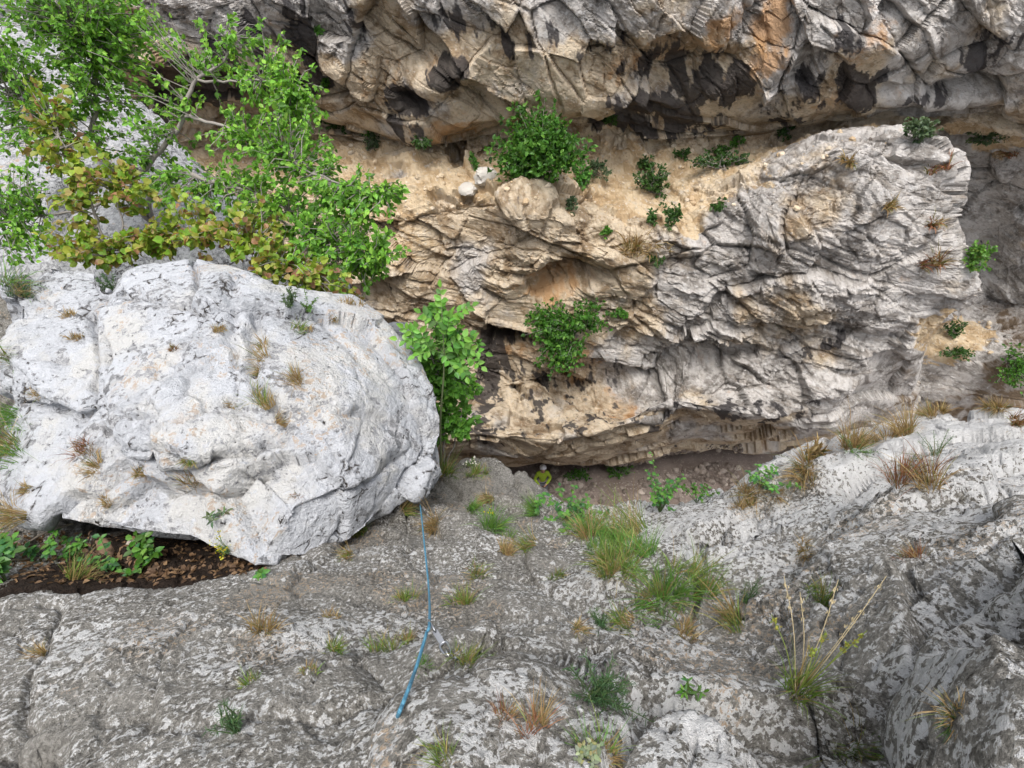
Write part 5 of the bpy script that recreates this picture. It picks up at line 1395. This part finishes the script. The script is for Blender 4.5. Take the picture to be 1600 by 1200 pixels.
# ------------------------------------------------------------------ the climber on the gravel
def skin_mesh(name, verts, edges, radii, root_i, sub=2):
    me = bpy.data.meshes.new(name); me.from_pydata(verts, edges, [])
    o = bpy.data.objects.new(name, me); COL.objects.link(o)
    md = o.modifiers.new('k', 'SKIN'); sv = me.skin_vertices[0].data
    for i, r in enumerate(radii):
        sv[i].radius = (r, r) if not isinstance(r, tuple) else r
        sv[i].use_root = (i == root_i)
    o.modifiers.new('u', 'SUBSURF').levels = sub
    m2 = bpy.data.meshes.new_from_object(o.evaluated_get(bpy.context.evaluated_depsgraph_get()))
    bpy.data.objects.remove(o); m2.name = name
    return m2
def paint(me, col):
    a = me.color_attributes.new('col', 'FLOAT_COLOR', 'POINT')
    a.data.foreach_set('color', np.tile(np.array([*col, 1.0], np.float32), len(me.vertices)))
    me.polygons.foreach_set('use_smooth', np.ones(len(me.polygons), dtype=bool))
    return me
def climber():
    d = rayd(846, 772); t = (CAMZ - 0.02) / -d[2]
    x, y = d[0] * t, d[1] * t
    base = down(x, y, 1.0)
    root = empty('person', base)
    root.rotation_euler = (0, 0, math.radians(8))
    # faces the viewer (-Y), head tipped up, both hands at the belay device in front of the belly
    J = dict(pel=(0,0,.95), spine=(0,.01,1.15), chest=(0,.02,1.36), neck=(0,.01,1.50), head0=(0,-.01,1.58), head=(0,-.035,1.67), crown=(0,-.01,1.76), nose=(0,-.135,1.70),
             shl=(.18,.02,1.41), ell=(.29,-.06,1.15), wrl=(.10,-.27,1.08), hal=(.05,-.32,1.07), shr=(-.18,.02,1.41), elr=(-.30,-.02,1.14), wrr=(-.16,-.25,1.02), har=(-.12,-.31,.99),
             hil=(.10,0,.90), knl=(.14,-.06,.50), anl=(.16,.02,.09), fol=(.18,-.15,.04), hir=(-.10,0,.90), knr=(-.13,-.03,.50), anr=(-.15,.05,.09), forr=(-.18,-.12,.04))
    E = [('pel','spine'),('spine','chest'),('chest','neck'),('neck','head0'),('head0','head'),('head','crown'),('head','nose'),('chest','shl'),('shl','ell'),('ell','wrl'),('wrl','hal'),
         ('chest','shr'),('shr','elr'),('elr','wrr'),('wrr','har'),('pel','hil'),('hil','knl'),('knl','anl'),('anl','fol'),('pel','hir'),('hir','knr'),('knr','anr'),('anr','forr')]
    Rd = dict(pel=.13, spine=.12, chest=.14, neck=.055, head0=.065, head=.095, crown=.07, nose=.02, shl=.065, ell=.042, wrl=.03, hal=.028, shr=.065, elr=.042, wrr=.03, har=.028,
              hil=.085, knl=.058, anl=.042, fol=.035, hir=.085, knr=.058, anr=.042, forr=.035)
    for s, sx in (('l', -1), ('r', 1)):
        h = J['ha' + s]
        for k in range(5):
            a, b = 'f%s%d' % (s, k), 'g%s%d' % (s, k)
            if k == 4: p1, p2 = (h[0] + sx * .01, h[1] - .01, h[2] + .045), (h[0] + sx * .04, h[1] - .03, h[2] + .05)
            else: p1, p2 = (h[0] + sx * .05, h[1] - .035, h[2] + .03 - .02 * k), (h[0] + sx * (.075 - .006 * k), h[1] + .0, h[2] + .03 - .02 * k)
            J[a], J[b] = p1, p2; Rd[a], Rd[b] = .0095, .008; E += [('ha' + s, a), (a, b)]
    names = list(J); ix = {n: i for i, n in enumerate(names)}
    body = skin_mesh('body', [J[n] for n in names], [(ix[a], ix[b]) for a, b in E], [Rd[n] for n in names], ix['pel'])
    add('body', paint(body, (0.50, 0.29, 0.21)), M_CLOTH, root)
    def garment(name, keys, grow, col, rootk, mat=M_CLOTH):
        kk = [k for k in names if k in keys]; jx = {n: i for i, n in enumerate(kk)}
        me = skin_mesh(name, [J[k] for k in kk], [(jx[a], jx[b]) for a, b in E if a in jx and b in jx], [Rd[k] + grow for k in kk], jx[rootk])
        return add(name, paint(me, col), mat, root)
    garment('jacket', ('pel','spine','chest','neck','shl','ell','wrl','shr','elr','wrr'), 0.022, (0.24, 0.34, 0.02), 'chest')
    garment('trousers', ('pel','hil','knl','anl','hir','knr','anr'), 0.026, (0.16, 0.17, 0.19), 'pel')
    for s in ('l', 'r'):
        a, b = J['an' + s], J['fol' if s == 'l' else 'forr']
        g = Bag(); g.tube([(a[0], a[1] + .06, .05), a[:2] + (.06,), b, (b[0], b[1] - .05, .03)], [.035, .055, .05, .02], (0.05, 0.05, 0.06), 8); add('shoe', g.mesh('shoe'), M_CLOTH, root)
    # harness
    for c, r, zt in (((0, 0, .98), .165, 0), ((.12, -.02, .78), .115, .1), ((-.12, -.02, .78), .115, -.1)):
        g = Bag(); g.tube([(c[0] + r * math.cos(a), c[1] + r * .9 * math.sin(a), c[2] + zt * math.cos(a)) for a in np.linspace(0, 2 * math.pi, 25)], .02, (0.03, 0.03, 0.04), 6); add('harness_strap', g.mesh('harness_strap'), M_CLOTH, root)
    # helmet, tipped back with the head
    bm = bmesh.new(); bmesh.ops.create_uvsphere(bm, u_segments=24, v_segments=14, radius=1)
    bmesh.ops.delete(bm, geom=[v for v in bm.verts if v.co.z < -0.28], context='VERTS')
    R = Matrix.Rotation(math.radians(-34), 3, 'X')
    for v in bm.verts:
        rid = 1 + 0.05 * math.cos(6 * math.atan2(v.co.x, v.co.y)) * (1 - v.co.z ** 2)
        v.co = R @ Vector((v.co.x * .125 * rid, v.co.y * .15 * rid, v.co.z * .125)) + Vector((0, .02, 1.735))
    me = bpy.data.meshes.new('helmet'); bm.to_mesh(me); bm.free(); hm = add('helmet', paint(me, (0.62, 0.64, 0.68)), M_SHELL, root)
    for sx in (-1, 1):
        g = Bag(); g.tube([(sx * .10, -.02, 1.70), (sx * .085, -.06, 1.62), (sx * .02, -.085, 1.575)], .006, (0.04, 0.04, 0.05), 5); add('chin_strap', g.mesh('chin_strap'), M_CLOTH, hm)
        g = Bag(); g.tube([(sx * .038, -.118, 1.705), (sx * .038, -.128, 1.706), (sx * .038, -.134, 1.707)], [.013, .011, .004], (0.05, 0.035, 0.03), 8); add('eye', g.mesh('eye'), M_SHELL, root)
    g = Bag(); g.tube([(-.03, -.118, 1.635), (0, -.128, 1.632), (.03, -.118, 1.635)], .007, (0.38, 0.14, 0.12), 6); add('mouth', g.mesh('mouth'), M_CLOTH, root)
    tag(root, 'person in a lime green jacket and white helmet looking up from the gravel', 'person')
climber()
